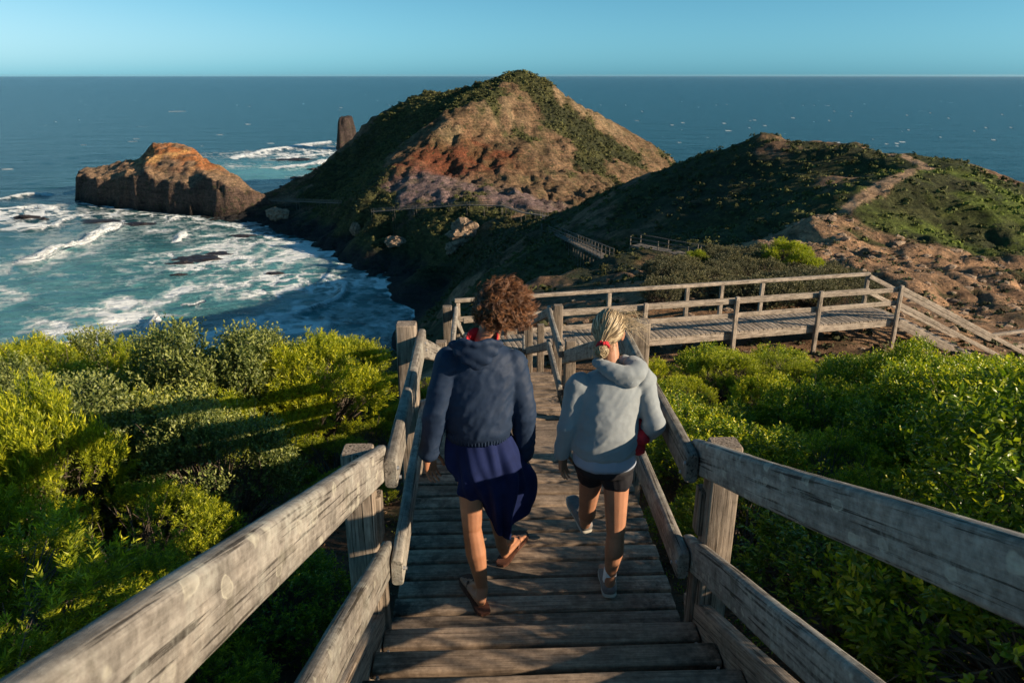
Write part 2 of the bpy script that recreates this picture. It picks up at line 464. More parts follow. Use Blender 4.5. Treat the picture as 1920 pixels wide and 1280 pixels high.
# ------------------------------------------------------------------ rocky headland across the bay (a cliffed block with a mound on it)
def rock_block(name, outline, base_z, topf, cliff, res, seed, colf):
    """outline: closed list of xy; topf(x,y) height of the top; steep jagged sides"""
    P = np.array([(p[0], p[1]) for p in outline], float)
    mn, mx = P.min(0) - 6, P.max(0) + 6
    xs, ys = np.arange(mn[0], mx[0], res), np.arange(mn[1], mx[1], res)
    Xr, Yr = np.meshgrid(xs, ys, indexing='ij')
    Xw = Xr + fbm(Xr, Yr, 9, 4, seed) * 4.5
    Yw = Yr + fbm(Xr, Yr, 9, 4, seed + 7) * 4.5
    inside = np.zeros(Xr.shape, bool)
    dmin = np.full(Xr.shape, 1e9)
    n = len(P)
    for i in range(n):
        a, b = P[i], P[(i + 1) % n]
        ab = b - a
        t = np.clip(((Xw - a[0]) * ab[0] + (Yw - a[1]) * ab[1]) / (ab @ ab), 0, 1)
        dmin = np.minimum(dmin, np.hypot(Xw - a[0] - t * ab[0], Yw - a[1] - t * ab[1]))
        cond = (a[1] > Yw) != (b[1] > Yw)
        with np.errstate(divide='ignore', invalid='ignore'):
            xi = a[0] + (Yw - a[1]) / (b[1] - a[1]) * ab[0]
        inside ^= cond & (Xw < xi)
    sd = np.where(inside, dmin, -dmin)
    prof = sstep(0, 1, (sd + 0.5) / cliff) ** 0.8
    ledge = np.round(prof * 5) / 5 * 0.4 + prof * 0.6
    top = topf(Xr, Yr)
    Zr = base_z - 6 + (top - base_z + 6) * ledge + fbm(Xr, Yr, 3, 4, seed + 3) * 0.9 * (0.3 + prof)
    Vv = np.stack([Xr, Yr, Zr], -1).reshape(-1, 3)
    m_ = mesh_np(name, Vv, grid_faces(*Xr.shape)[:, ::-1])
    gy, gx = np.gradient(Zr, res)[::-1]
    slope = np.hypot(gx, gy)
    add_attr(m_, 'Col', np.clip(colf(Xr, Yr, Zr, slope), 0.005, 1).reshape(-1, 3))
    add_attr(m_, 'veg', np.zeros(Xr.size))
    return link(name, m_, GROUND_M)
out = [colz(px, d, SEA_Z) for px, d in ((140, 372), (200, 360), (300, 345), (400, 332), (462, 332), (520, 338), (500, 362), (430, 388), (395, 408), (300, 430), (190, 430), (135, 400))]
HDR = [(130, 330, 396), (150, 318, 396), (190, 315, 396), (215, 310, 395), (235, 303, 393), (262, 300, 392), (276, 282, 391), (286, 270, 391), (318, 268, 390), (350, 271, 389),
       (372, 287, 384), (382, 299, 380), (420, 318, 370), (440, 329, 362), (462, 344, 354), (480, 358, 348), (520, 372, 340), (560, 380, 335)]
def hd_top(x, y):
    vx, vy = x - CAM.x, y - CAM.y
    d = vx * HF.x + vy * HF.y; lat = vx * RGT.x + vy * RGT.y
    t = lat / d
    P = [atd(*q) for q in HDR]
    tt = [((p.x - CAM.x) * RGT.x + (p.y - CAM.y) * RGT.y) / q[2] for p, q in zip(P, HDR)]
    zr = np.interp(t, tt, [p.z for p in P]); dr = np.interp(t, tt, [q[2] for q in HDR])
    n = fbm(x, y, 6, 5, 91)
    mound = sstep(-38, -28, zr)
    front = np.maximum(dr - d, 0)
    z = zr - front * (0.08 + 0.16 * mound) - mound * 2.0 * np.round(front / 7) * 0.35 - np.maximum(d - dr, 0) * 0.25
    return z + n * 0.9 + (1 - np.abs(fbm(x, y, 12, 4, 92)) * 3) * 0.8
def hd_col(x, y, z, sl):
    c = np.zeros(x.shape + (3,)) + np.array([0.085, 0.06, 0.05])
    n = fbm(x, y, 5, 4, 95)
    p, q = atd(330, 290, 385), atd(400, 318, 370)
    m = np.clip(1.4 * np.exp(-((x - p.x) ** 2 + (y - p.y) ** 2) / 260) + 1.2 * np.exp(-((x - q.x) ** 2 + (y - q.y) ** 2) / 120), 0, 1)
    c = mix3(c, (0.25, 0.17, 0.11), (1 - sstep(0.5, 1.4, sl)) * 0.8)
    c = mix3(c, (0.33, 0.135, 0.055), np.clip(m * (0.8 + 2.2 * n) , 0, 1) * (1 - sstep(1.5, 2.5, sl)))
    c = mix3(c, (0.46, 0.27, 0.11), np.clip(m * 4 * fbm(x, y, 9, 4, 97), 0, 0.9))
    return mix3(c, (0.02, 0.018, 0.018), 1 - sstep(SEA_Z + 1, SEA_Z + 5, z + n * 3))
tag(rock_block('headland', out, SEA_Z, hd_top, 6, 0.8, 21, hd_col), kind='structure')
# sea stack beside the cape
c = colz(650, 665, SEA_Z)
out = [(c.x + math.cos(a) * 12, c.y + math.sin(a) * 13) for a in np.linspace(0, 2 * math.pi, 9)[:-1]]
ztop = atd(655, 219, 665).z
def st_top(x, y):
    return ztop - np.maximum(np.abs(x - c.x - 1.5) - 4, 0) * 1.3 + fbm(x, y, 4, 3, 5) * 1.0
def st_col(x, y, z, sl):
    return np.zeros(x.shape + (3,)) + np.array([0.05, 0.038, 0.036]) * (1 + 0.5 * fbm(x, y, 3, 3, 8))[..., None]
so = rock_block('sea_stack', out, SEA_Z, st_top, 6, 0.9, 33, st_col)
tag(so, 'dark steep sea stack standing in the surf just left of the cape hill', 'sea stack')

# ------------------------------------------------------------------ rocks
def rock_mesh(name, sx, sy, sz, seed, sub=4, jag=0.35):
    bm = bmesh.new()
    bmesh.ops.create_icosphere(bm, subdivisions=sub, radius=1)
    off = Vector((seed * 3.7, seed * 1.3, seed))
    for v in bm.verts:
        n = v.co.normalized()
        k = 1 + jag * (mnoise.fractal(n * 1.6 + off, 1, 2, 5) + 0.5 * (mnoise.cell(n * 2.5 + off) - 0.5))
        v.co = Vector((n.x * sx, n.y * sy, n.z * sz)) * k
    me = bpy.data.meshes.new(name)
    bm.to_mesh(me); bm.free()
    return me
rmat = NT('rock')
g = rmat.obj()
nr = rmat.noise(g, 1.2, 8, 0.65)
rmat.set(Base_Color=rmat.ramp(nr, [(0.3, (0.10, 0.07, 0.05)), (0.5, (0.24, 0.165, 0.115)), (0.7, (0.40, 0.30, 0.21))]), Roughness=0.95)
rmat.l(rmat.bump(nr, 0.8, 0.5), rmat.b.inputs['Normal'])
wet = NT('wet_reef_rock')
g = wet.obj()
nr = wet.noise(g, 0.8, 8, 0.65)
wet.set(Base_Color=wet.ramp(nr, [(0.3, (0.008, 0.007, 0.009)), (0.7, (0.032, 0.025, 0.028))]), Roughness=0.5)
wet.l(wet.bump(nr, 0.9, 0.5), wet.b.inputs['Normal'])
def rock_at(px, py, z, w, hgt, label, m, seed, depth=None, name='rock', sink=0.35, group=None):
    p = atz(px, py, z) if z is not None else None
    o = link(name, rock_mesh(name, w / 2, (depth or w * .7) / 2, hgt, seed), m, loc=(p.x, p.y, z - hgt * sink))
    o.rotation_euler.z = seed * 1.7 if depth is None else 0
    return tag(o, label, 'rock', group)
def rock_on(px, py, d, w, hgt, label, seed):
    p = atd(px, py, d)
    zg = hh(p.x, p.y)
    o = link('boulder', rock_mesh('boulder', w / 2, w * .35, hgt / 2, seed), rmat.m, loc=(p.x, p.y, zg + hgt * 0.25))
    return tag(o, label, 'rock')
# ------------------------------------------------------------------ sea
HS = CAM.z - SEA_Z
dep = np.concatenate([np.linspace(40, 21, 12, endpoint=False), np.arange(21, 3.0, -0.055), np.geomspace(3.0, 0.088, 150)])
rs = HS / np.tan(np.radians(dep))
SX, SY = polar_grid(rs, -50, 58, 900)
SR = np.hypot(SX - CAM.x, SY - CAM.y)
wx = SX + fbm(SX, SY, 30, 4, 101) * 7; wy = SY + fbm(SX, SY, 30, 4, 102) * 7
def segd(pts):
    """distance to a polyline on the water, and signed side"""
    P = [atz(q[0], q[1], SEA_Z) for q in pts]
    best = np.full(SX.shape, 1e9); side = np.zeros(SX.shape); tt = np.zeros(SX.shape)
    for i, (a, b) in enumerate(zip(P[:-1], P[1:])):
        ab = np.array([b.x - a.x, b.y - a.y]); L2 = ab @ ab
        t = np.clip(((wx - a.x) * ab[0] + (wy - a.y) * ab[1]) / L2, 0, 1)
        ox, oy = wx - a.x - t * ab[0], wy - a.y - t * ab[1]
        dd = np.hypot(ox, oy)
        m = dd < best
        best = np.where(m, dd, best)
        side = np.where(m, np.sign(ox * ab[1] - oy * ab[0]), side)
        tt = np.where(m, (i + t) / (len(P) - 1), tt)
    return best, side, tt
foam = np.zeros(SX.shape); crest = np.zeros(SX.shape)
fn = fbm(SX, SY, 9, 5, 110, 0.6); fn2 = fbm(SX * 0.6 + SY, SY * 0.6 - SX, 24, 5, 111, 0.6); fn3 = fbm(SX, SY, 3.0, 4, 112, 0.65)
lace = 1 - np.abs(fbm(SX, SY, 7, 4, 120, 0.6)) * 5
lace2 = 1 - np.abs(fbm(SX + 60, SY * 1.3, 3.2, 4, 121, 0.6)) * 4
def wave(pts, w, amp=1.0, trail=10.0, tr=0.55, hgt=1.2, sd=1):
    """a breaking crest: hard edge in front, lacy trail behind (side sd)"""
    global foam, crest
    d_, s_, t_ = segd(pts)
    w_ = w * (0.65 + 0.6 * np.abs(np.sin(t_ * 9 + w)) ) * sstep(0, 0.06, t_) * sstep(0, 0.06, 1 - t_) + 0.01
    core = 1 - sstep(w_ * 0.55, w_, d_ + fn3 * 0.6)
    foam = np.maximum(foam, core * amp)
    back = np.where(s_ * sd > 0, np.exp(-d_ / trail), 0) * sstep(0, 0.1, t_) * sstep(0, 0.1, 1 - t_)
    foam = np.maximum(foam, back * tr * np.clip(lace * 0.8 + fn * 1.2 + 0.2, 0, 1.3))
    crest = np.maximum(crest, np.exp(-(d_ / (w * 1.1)) ** 2) * hgt * sstep(0, 0.15, t_) * sstep(0, 0.15, 1 - t_))
def patchf(px, py, rx, ry, amp=0.8, soft=1.0):
    global foam
    p = atz(px, py, SEA_Z)
    q = ((wx - p.x) / rx) ** 2 + ((wy - p.y) / ry) ** 2
    foam = np.maximum(foam, np.exp(-q * soft) * amp * np.clip(0.45 + lace * 0.5 + fn * 0.9 + lace2 * 0.25, 0, 1.25))
bay = sstep(1.0, 0.0, (SR - 330) / 120) * 1.0
wave([(24, 494), (70, 488), (125, 468), (175, 452), (212, 436), (243, 410)], 3.0, 1.2, 14, 0.65, 2.0)
wave([(35, 437), (90, 430), (125, 420), (149, 406)], 2.4, 1.1, 12, 0.7, 1.3)
wave([(-80, 378), (0, 372), (40, 365), (90, 366)], 2.6, 1.0, 12, 0.6, 1.2)
wave([(-60, 400), (0, 392), (60, 388), (100, 396)], 3.2, 1.0, 14, 0.9, 1)
patchf(20, 405, 30, 26, 1.4); patchf(60, 420, 26, 14, 1.1); patchf(120, 402, 26, 12, 0.95); patchf(-60, 415, 30, 30, 0.9)
patchf(200, 402, 32, 12, 0.85); patchf(260, 415, 25, 12, 0.45); patchf(330, 428, 26, 10, 0.6); patchf(120, 440, 30, 16, 0.3)
wave([(330, 452), (345, 446), (357, 433)], 2.2, 1.0, 5, 0.7, 1.0)
wave([(325, 420), (345, 412), (352, 400)], 1.2, 0.7, 5, 0.5, 0.6)
patchf(345, 442, 8, 5, 0.9); patchf(298, 490, 7, 9, 1.0); patchf(320, 475, 9, 6, 0.9); patchf(390, 500, 18, 10, 1.2); patchf(430, 490, 18, 12, 1.2); patchf(360, 510, 14, 6, 0.5)
patchf(450, 450, 22, 8, 0.7); patchf(400, 440, 18, 6, 0.6); patchf(490, 455, 12, 5, 0.8); patchf(230, 510, 18, 10, 0.35); patchf(250, 530, 22, 9, 0.3); patchf(380, 560, 18, 6, 0.4)
wave([(637, 520), (636, 540), (618, 560), (570, 580), (500, 600), (420, 625), (350, 650)], 1.6, 0.75, 16, 0.85, 1.2, -1)
patchf(560, 530, 20, 13, 1.4); patchf(605, 535, 13, 12, 1.5); patchf(515, 545, 16, 10, 1.1); patchf(500, 520, 12, 8, 0.5); patchf(470, 610, 12, 5, 0.9); patchf(420, 635, 10, 4, 0.8)
wave([(608, 585), (600, 600), (580, 625), (560, 660)], 1.2, 0.5, 18, 0.55, 0.7, 1)
patchf(540, 610, 16, 9, 0.9); patchf(560, 640, 14, 8, 0.6); patchf(450, 625, 16, 5, 1.1); patchf(690, 600, 12, 9, 0.5); patchf(720, 620, 12, 7, 0.5); patchf(660, 570, 9, 7, 0.45); patchf(640, 640, 14, 6, .4)
wave([(262, 632), (280, 618), (296, 602)], 1.8, 1.2, 4, 0.8, 1.8)
patchf(285, 618, 4.5, 3.5, 1.3); patchf(150, 592, 7, 3, 0.9); patchf(190, 578, 16, 5, 0.7); patchf(230, 625, 16, 4, 0.7); patchf(330, 630, 12, 4, 0.6)
wave([(345, 575), (375, 572), (392, 566)], 0.9, 0.9, 4, 0.6, 0.6); wave([(355, 612), (372, 600)], 0.8, 0.8, 3, 0.6, 0.5)
patchf(580, 470, 22, 9, 0.5); patchf(620, 500, 16, 7, 0.5)
# behind the headland and beside the stack
wave([(430, 300), (500, 284), (560, 274), (632, 265)], 7, 1.0, 22, 0.9, 1.5)
wave([(505, 316), (560, 312), (600, 306), (640, 297)], 6, 1.1, 15, 0.9, 1.5)
wave([(520, 298), (580, 292), (636, 286)], 4, 0.9, 15, 0.8, 1)
patchf(470, 290, 40, 34, 0.8); patchf(560, 290, 40, 40, 0.9); patchf(450, 310, 30, 20, 0.6); patchf(610, 280, 30, 40, 0.9); patchf(560, 340, 34, 16, 0.4); patchf(600, 330, 20, 20, 0.5)
patchf(135, 360, 8, 16, 0.7)
# shore foam
ds, _, _ = segd([(790, 640)] + SHORE + [(300, 402), (200, 388), (140, 384)])
foam = np.maximum(foam, (1 - sstep(1.0, 7.0, ds + fn3 * 3)) * 0.75 * np.clip(0.5 + lace, 0, 1))
foam = np.maximum(foam, (1 - sstep(6.0, 30.0, ds)) * 0.55 * np.clip(lace * 0.9 + fn2, 0, 1))
inb = np.exp(-(((SX - atz(350, 540, SEA_Z).x) / 110) ** 2 + ((SY - atz(350, 540, SEA_Z).y) / 110) ** 2))
foam = np.maximum(foam, inb * np.clip(fn2 * 1.7 + lace * 0.3 + 0.22, 0, 0.9))
# whitecaps out to sea: short crests lying across the wind
out_ = 1 - np.clip(inb * 2, 0, 1)
wc = vnoise((SX * 0.94 + SY * 0.34) / 20, (SY * 0.94 - SX * 0.34) / 5.0, 131)
wc2 = vnoise(SX / 70, SY / 70, 132)
capm = sstep(0.955, 0.985, wc + 0.03 * wc2) * sstep(0.3, 0.6, wc2) * (1 - sstep(700, 2400, SR) * 0.75) * (SR < 2600)
wcB = vnoise(SX / 60, SY / 26, 133)
capm = np.maximum(capm, sstep(0.975, 0.992, wcB) * (SR > 900) * (SR < 9000) * 0.22)
foam = np.maximum(foam, capm * out_ * 0.62)
turb = np.clip(inb * 1.3 * (0.75 + 0.6 * fn2), 0, 1)
q = atz(540, 320, SEA_Z)
turb = np.maximum(turb, np.exp(-(((SX - q.x) / 90) ** 2 + ((SY - q.y) / 80) ** 2)) * 0.9)
SZ = np.full(SX.shape, SEA_Z) + crest * (0.8 + 0.5 * fn3) + np.where(SR < 700, fbm(SX * 0.5, SY * 1.2, 12, 4, 140) * 0.45, 0)
me = mesh_np('sea', np.stack([SX, SY, SZ], -1).reshape(-1, 3), grid_faces(*SX.shape)[:, ::-1])
add_attr(me, 'foam', np.clip(foam, 0, 1.3).ravel())
add_attr(me, 'turb', turb.ravel())
sm = NT('sea_water')
g = sm.obj()
fa = sm.n('Attribute', attribute_name='foam').outputs['Fac']
ta = sm.n('Attribute', attribute_name='turb').outputs['Fac']
fine = sm.noise(g, 0.9, 6, 0.7, 0.6)
fine2 = sm.noise(sm.mapping(g, (0.16, 0.34, 1)), 1.0, 5, 0.6, 0.8)
f1 = sm.math('ADD', fa, sm.math('MULTIPLY', sm.math('SUBTRACT', fine, 0.5), 0.7))
f2 = sm.math('ADD', f1, sm.math('MULTIPLY', sm.math('SUBTRACT', fine2, 0.5), 0.5))
fo = sm.math('MULTIPLY', sm.ramp(f2, [(0.10, (0, 0, 0)), (0.38, (0.34, 0.34, 0.34)), (0.66, (1, 1, 1))]), sm.ramp(fa, [(0.02, (0, 0, 0)), (0.12, (1, 1, 1))]))
deep = sm.mix(fine2, (0.002, 0.024, 0.038), (0.005, 0.046, 0.062))
wat = sm.mix(ta, deep, sm.mix(fine2, (0.020, 0.150, 0.175), (0.17, 0.40, 0.41)))
sm.set(Base_Color=sm.mix(fo, wat, (0.82, 0.86, 0.88)))
sm.l(sm.math('ADD', sm.math('MULTIPLY', fo, 0.6), 0.22), sm.b.inputs['Roughness'])
sm.b.inputs['IOR'].default_value = 1.33
sm.b.inputs['Specular IOR Level'].default_value = 0.34
w1 = sm.noise(sm.mapping(g, (0.09, 0.22, 1)), 1.0, 8, 0.62, 0.4)
w2 = sm.noise(sm.mapping(g, (0.018, 0.04, 1)), 1.0, 5, 0.6, 0.3)
hh_ = sm.math('ADD', sm.math('MULTIPLY', w1, 1.0), sm.math('MULTIPLY', w2, 2.2))
sm.l(sm.bump(sm.math('ADD', hh_, sm.math('MULTIPLY', fo, 0.25)), 1.0, 3.2), sm.b.inputs['Normal'])
tag(link('sea', me, sm.m), kind='structure')

# reef rocks in the bay
k = 0
for px, py, w, hg, lb in ((372, 486, 20, 1.6, 'long dark reef rock awash in the middle of the bay, largest of the reef'), (345, 494, 12, 1.3, 'dark reef rock at the left foot of the long bay reef'),
                          (405, 478, 13, 1.2, 'dark reef rock at the right tail of the long bay reef'), (337, 516, 5.5, 1.0, 'small dark rock awash just in front of the bay reef'),
                          (48, 409, 13, 1.8, 'dark rock in the surf at the far left of the bay'), (82, 411, 5, 1.2, 'small dark rock beside the far left surf rock'),
                          (255, 421, 16, 1.2, 'low dark reef rock at the foot of the headland cliff'), (515, 513, 7, 0.8, 'small low rock awash in the middle right of the bay'),
                          (455, 443, 10, 1.0, 'low dark rock near the far beach of the bay'), (190, 416, 20, 1.0, 'flat dark shelf rock off the left end of the headland')):
    k += 1
    rock_at(px, py, SEA_Z, w, hg, lb, wet.m, k, depth=w * 0.55)
for px, py, w, lb in ((560, 335, 13, 'dark rock awash in the water between the headland and the cape'), (592, 318, 15, 'flat dark rock in the foam left of the cape foot'), (548, 300, 34, 'long flat reef among the breakers left of the sea stack'),
                      (540, 350, 9, 'small dark rock nearest the headland neck'), (600, 345, 16, 'dark rock against the dark cape foot')):
    k += 1
    rock_at(px, py, SEA_Z, w, 1.6, lb, wet.m, k, depth=w * 0.6)
rock_on(662, 378, 274, 4.2, 5.0, 'pale boulder standing alone at the left end of the cape path', 3)
rock_on(868, 410, 228, 9.5, 8.5, 'big tan boulder below the cape path, bigger of the pair', 5)
rock_on(845, 420, 226, 4.0, 4.5, 'narrow tan boulder leaning on the big boulder below the path', 7)
rock_on(515, 362, 318, 9, 6, 'grey hump of rock on the neck behind the headland', 9)
rock_on(740, 418, 246, 8, 3.5, 'ragged pale rock outcrop left of the big boulder', 11)

# ------------------------------------------------------------------ weathered timber
def timber(name, tint=(1, 1, 1), lichen=0.5, dark=0.0, mottle=0.0, crk=1.0):
    m = NT(name)
    g = m.obj()
    rnd = m.n('ObjectInfo').outputs['Random']
    at = m.n('Attribute', attribute_name='rnd').outputs['Fac']
    sh = m.n('Combine' + 'XYZ')
    m.l(m.math('MULTIPLY', m.math('ADD', rnd, at), 37.0), sh.inputs[1])
    m.l(m.math('MULTIPLY', at, 11.0), sh.inputs[0])
    va = m.n('VectorMath', operation='ADD'); m.l(g, va.inputs[0]); m.l(sh.outputs[0], va.inputs[1])
    v = va.outputs[0]
    grain = m.noise(m.mapping(v, (5.0, 110, 110)), 1.0, 6, 0.66, 0.3)
    grain2 = m.noise(m.mapping(v, (1.2, 14, 14)), 1.0, 6, 0.62, 0.8)
    crack = m.ramp(m.noise(m.mapping(v, (1.6, 75, 75)), 1.0, 3, 0.6, 0.1), [(0.575, (1, 1, 1)), (0.615, (0.22, 0.21, 0.20))])
    blot = m.noise(v, 6.5, 6, 0.65)
    base = m.ramp(grain, [(0.28, (0.060, 0.050, 0.042)), (0.48, (0.23, 0.205, 0.182)), (0.70, (0.42, 0.385, 0.345))])
    crack = m.mix(crk, (1, 1, 1), crack)
    if mottle:
        mo = m.ramp(m.noise(v, 32, 7, 0.72), [(0.32, (0.09, 0.08, 0.07)), (0.5, (0.235, 0.215, 0.195)), (0.68, (0.40, 0.375, 0.34))])
        base = m.mix(mottle, base, mo)
    c = m.mix(1.0, base, crack, 'MULTIPLY')
    c = m.mix(1.0, c, m.ramp(grain2, [(0.3, (0.72, 0.70, 0.68)), (0.7, (1.25, 1.22, 1.2))]), 'MULTIPLY')
    c = m.mix(1.0, c, m.ramp(blot, [(0.3, (0.62, 0.62, 0.62)), (0.5, (1, 1, 1)), (0.7, (1.15, 1.13, 1.1))]), 'MULTIPLY')
    if lichen:
        vo = m.n('TexVoronoi', feature='F1'); vo.inputs['Scale'].default_value = 19; vo.inputs['Randomness'].default_value = 1
        wv = m.n('VectorMath', operation='ADD'); m.l(m.mapping(v, (0.6, 1, 1)), wv.inputs[0])
        nz = m.n('TexNoise'); nz.inputs['Scale'].default_value = 14; m.l(v, nz.inputs['Vector'])
        sc_ = m.n('VectorMath', operation='SCALE'); m.l(nz.outputs[1], sc_.inputs[0]); sc_.inputs['Scale'].default_value = 0.05
        m.l(sc_.outputs[0], wv.inputs[1]); m.l(wv.outputs[0], vo.inputs['Vector'])
        d_ = vo.outputs['Distance']
        keep_ = m.ramp(m.n('SeparateColor', i_0=vo.outputs['Color']).outputs[0], [(0.5, (0, 0, 0)), (0.6, (0.9, 0.9, 0.9))])
        size = m.math('MULTIPLY', m.n('SeparateColor', i_0=vo.outputs['Color']).outputs[1], 0.3)
        disc = m.ramp(m.math('SUBTRACT', d_, size), [(0.0, (1, 1, 1)), (0.09, (0.75, 0.75, 0.75)), (0.16, (0, 0, 0))])
        ring = m.ramp(m.math('SUBTRACT', d_, size), [(0.0, (0.35, 0.35, 0.35)), (0.07, (1, 1, 1)), (0.14, (0, 0, 0))])
        spot = m.math('MULTIPLY', keep_, m.mix(m.n('SeparateColor', i_0=vo.outputs['Color']).outputs[2], disc, ring))
        spot = m.math('MULTIPLY', spot, m.ramp(m.noise(v, 40, 3, 0.6), [(0.35, (0.35, 0.35, 0.35)), (0.6, (1, 1, 1))]))
        c = m.mix(m.math('MULTIPLY', spot, lichen), c, (0.47, 0.44, 0.36))
        patch = m.ramp(m.noise(v, 3.0, 7, 0.7), [(0.48, (0, 0, 0)), (0.60, (1, 1, 1))])
        patch = m.math('MULTIPLY', patch, m.ramp(m.noise(v, 28, 5, 0.7), [(0.38, (0.1, 0.1, 0.1)), (0.62, (1, 1, 1))]))
        c = m.mix(m.math('MULTIPLY', patch, lichen * 0.85), c, (0.40, 0.385, 0.34))
        dk = m.ramp(m.noise(v, 4.0, 6, 0.7, 0.5), [(0.56, (0, 0, 0)), (0.66, (1, 1, 1))])
        c = m.mix(m.math('MULTIPLY', dk, 0.55), c, (0.075, 0.065, 0.045))
    if dark:
        dk = m.ramp(m.noise(v, 5.0, 7, 0.72), [(0.45, (0, 0, 0)), (0.6, (1, 1, 1))])
        ex = m.n('Attribute', attribute_name='edge').outputs['Fac']
        c = m.mix(m.math('MULTIPLY', m.math('MULTIPLY', dk, ex), dark), c, (0.018, 0.016, 0.014))
    c = m.mix(1.0, c, m.mix(at, tuple(t * 0.76 for t in tint), tuple(t * 1.2 for t in tint)), 'MULTIPLY')
    m.set(Base_Color=c, Roughness=0.82)
    m.b.inputs['Specular IOR Level'].default_value = 0.25
    hsum = m.math('ADD', grain, m.math('MULTIPLY', m.n('SeparateColor', i_0=crack).outputs[0], 0.6))
    m.l(m.bump(hsum, 0.55, 0.004), m.b.inputs['Normal'])
    return m.m
RAIL_M = timber('weathered_rail_timber', (0.86, 0.87, 0.87), 0.95, 0.0, 0.62)
POST_M = timber('weathered_post_timber', (0.78, 0.72, 0.66), 0.12)
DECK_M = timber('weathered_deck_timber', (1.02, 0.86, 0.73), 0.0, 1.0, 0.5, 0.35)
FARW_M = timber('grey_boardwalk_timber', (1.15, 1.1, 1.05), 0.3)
STR_M = timber('stringer_timber', (0.8, 0.72, 0.65), 0.45)
bolt_nt = NT('galvanised_bolt')
bolt_nt.set(Base_Color=(0.35, 0.35, 0.36, 1), Metallic=0.8, Roughness=0.5)
BOLT_M = bolt_nt.m

def board_geo(L, w, h, r, seg_len=0.12, seed=0, wob=0.0025, endr=0.02, na=3):
    """rounded board along local X from 0 to L, width w on Y, depth h on Z, arrays of verts and faces"""
    prof = []
    for cx_, cy_, a0 in ((w / 2 - r, h / 2 - r, 0), (-w / 2 + r, h / 2 - r, 90), (-w / 2 + r, -h / 2 + r, 180), (w / 2 - r, -h / 2 + r, 270)):
        for k_ in range(na + 1):
            a = R_(a0 + 90 * k_ / na)
            prof.append((cx_ + r * math.cos(a), cy_ + r * math.sin(a)))
    prof = np.array(prof)
    ns = max(1, int(L / seg_len))
    xs = [0.0, endr * 0.35, endr] + list(np.linspace(endr, L - endr, ns + 1)[1:-1]) + [L - endr, L - endr * 0.35, L]
    inset = [1 - endr * 1.0 / max(w, h) * 1.0, 1 - endr * 0.3 / max(w, h), 1.0] + [1.0] * (ns - 1) + [1.0, 1 - endr * 0.3 / max(w, h), 1 - endr * 1.0 / max(w, h)]
    rng = np.random.RandomState(seed)
    V_, F_ = [], []
    n = len(prof)
    ph = rng.rand(4) * 6
    for i, (x_, s_) in enumerate(zip(xs, inset)):
        oy = wob * (math.sin(x_ * 2.1 + ph[0]) + 0.5 * math.sin(x_ * 5.3 + ph[1]))
        oz = wob * (math.sin(x_ * 1.7 + ph[2]) + 0.5 * math.sin(x_ * 4.1 + ph[3]))
        p = prof * s_
        jit = (rng.rand(n, 2) - 0.5) * wob * 0.5
        V_.append(np.c_[np.full(n, x_), p[:, 0] + oy + jit[:, 0], p[:, 1] + oz + jit[:, 1]])
    V_ = np.concatenate(V_)
    nr_ = len(xs)
    for i in range(nr_ - 1):
        for j in range(n):
            a, b = i * n + j, i * n + (j + 1) % n
            F_.append((a, b, b + n, a + n))
    return V_, F_, n
def board(name, p0, p1, w, h, mat, parent, r=None, seed=None, up=(0, 0, 1), seg_len=0.12, wob=0.0025, endr=0.02):
    """a board between two points (centre line), its own mesh with its grain along local X"""
    p0, p1 = Vector(p0), Vector(p1)
    L = (p1 - p0).length
    r = min(w, h) * 0.28 if r is None else r
    seed = random.randrange(9999) if seed is None else seed
    V_, F_, n = board_geo(L, w, h, r, seg_len, seed, wob, endr)
    me = bpy.data.meshes.new(name)
    caps = [tuple(range(n))[::-1], tuple(range(len(V_) - n, len(V_)))]
    me.from_pydata([tuple(v) for v in V_], [], [f[::-1] for f in F_] + [c[::-1] for c in caps])
    me.polygons.foreach_set('use_smooth', [True] * len(F_) + [False] * 2)
    me.update()
    add_attr(me, 'rnd', np.full(len(V_), (seed * 0.137) % 1.0))
    x = (p1 - p0).normalized()
    u = Vector(up)
    y = u.cross(x).normalized()
    z = x.cross(y)
    o = link(name, me, mat, parent)
    base = parent.matrix_world.inverted() if parent else Matrix()
    M = Matrix(((x.x, y.x, z.x, p0.x), (x.y, y.y, z.y, p0.y), (x.z, y.z, z.z, p0.z), (0, 0, 0, 1)))
    o.matrix_basis = Matrix.Translation(-parent.location) @ M if parent else M
    return o
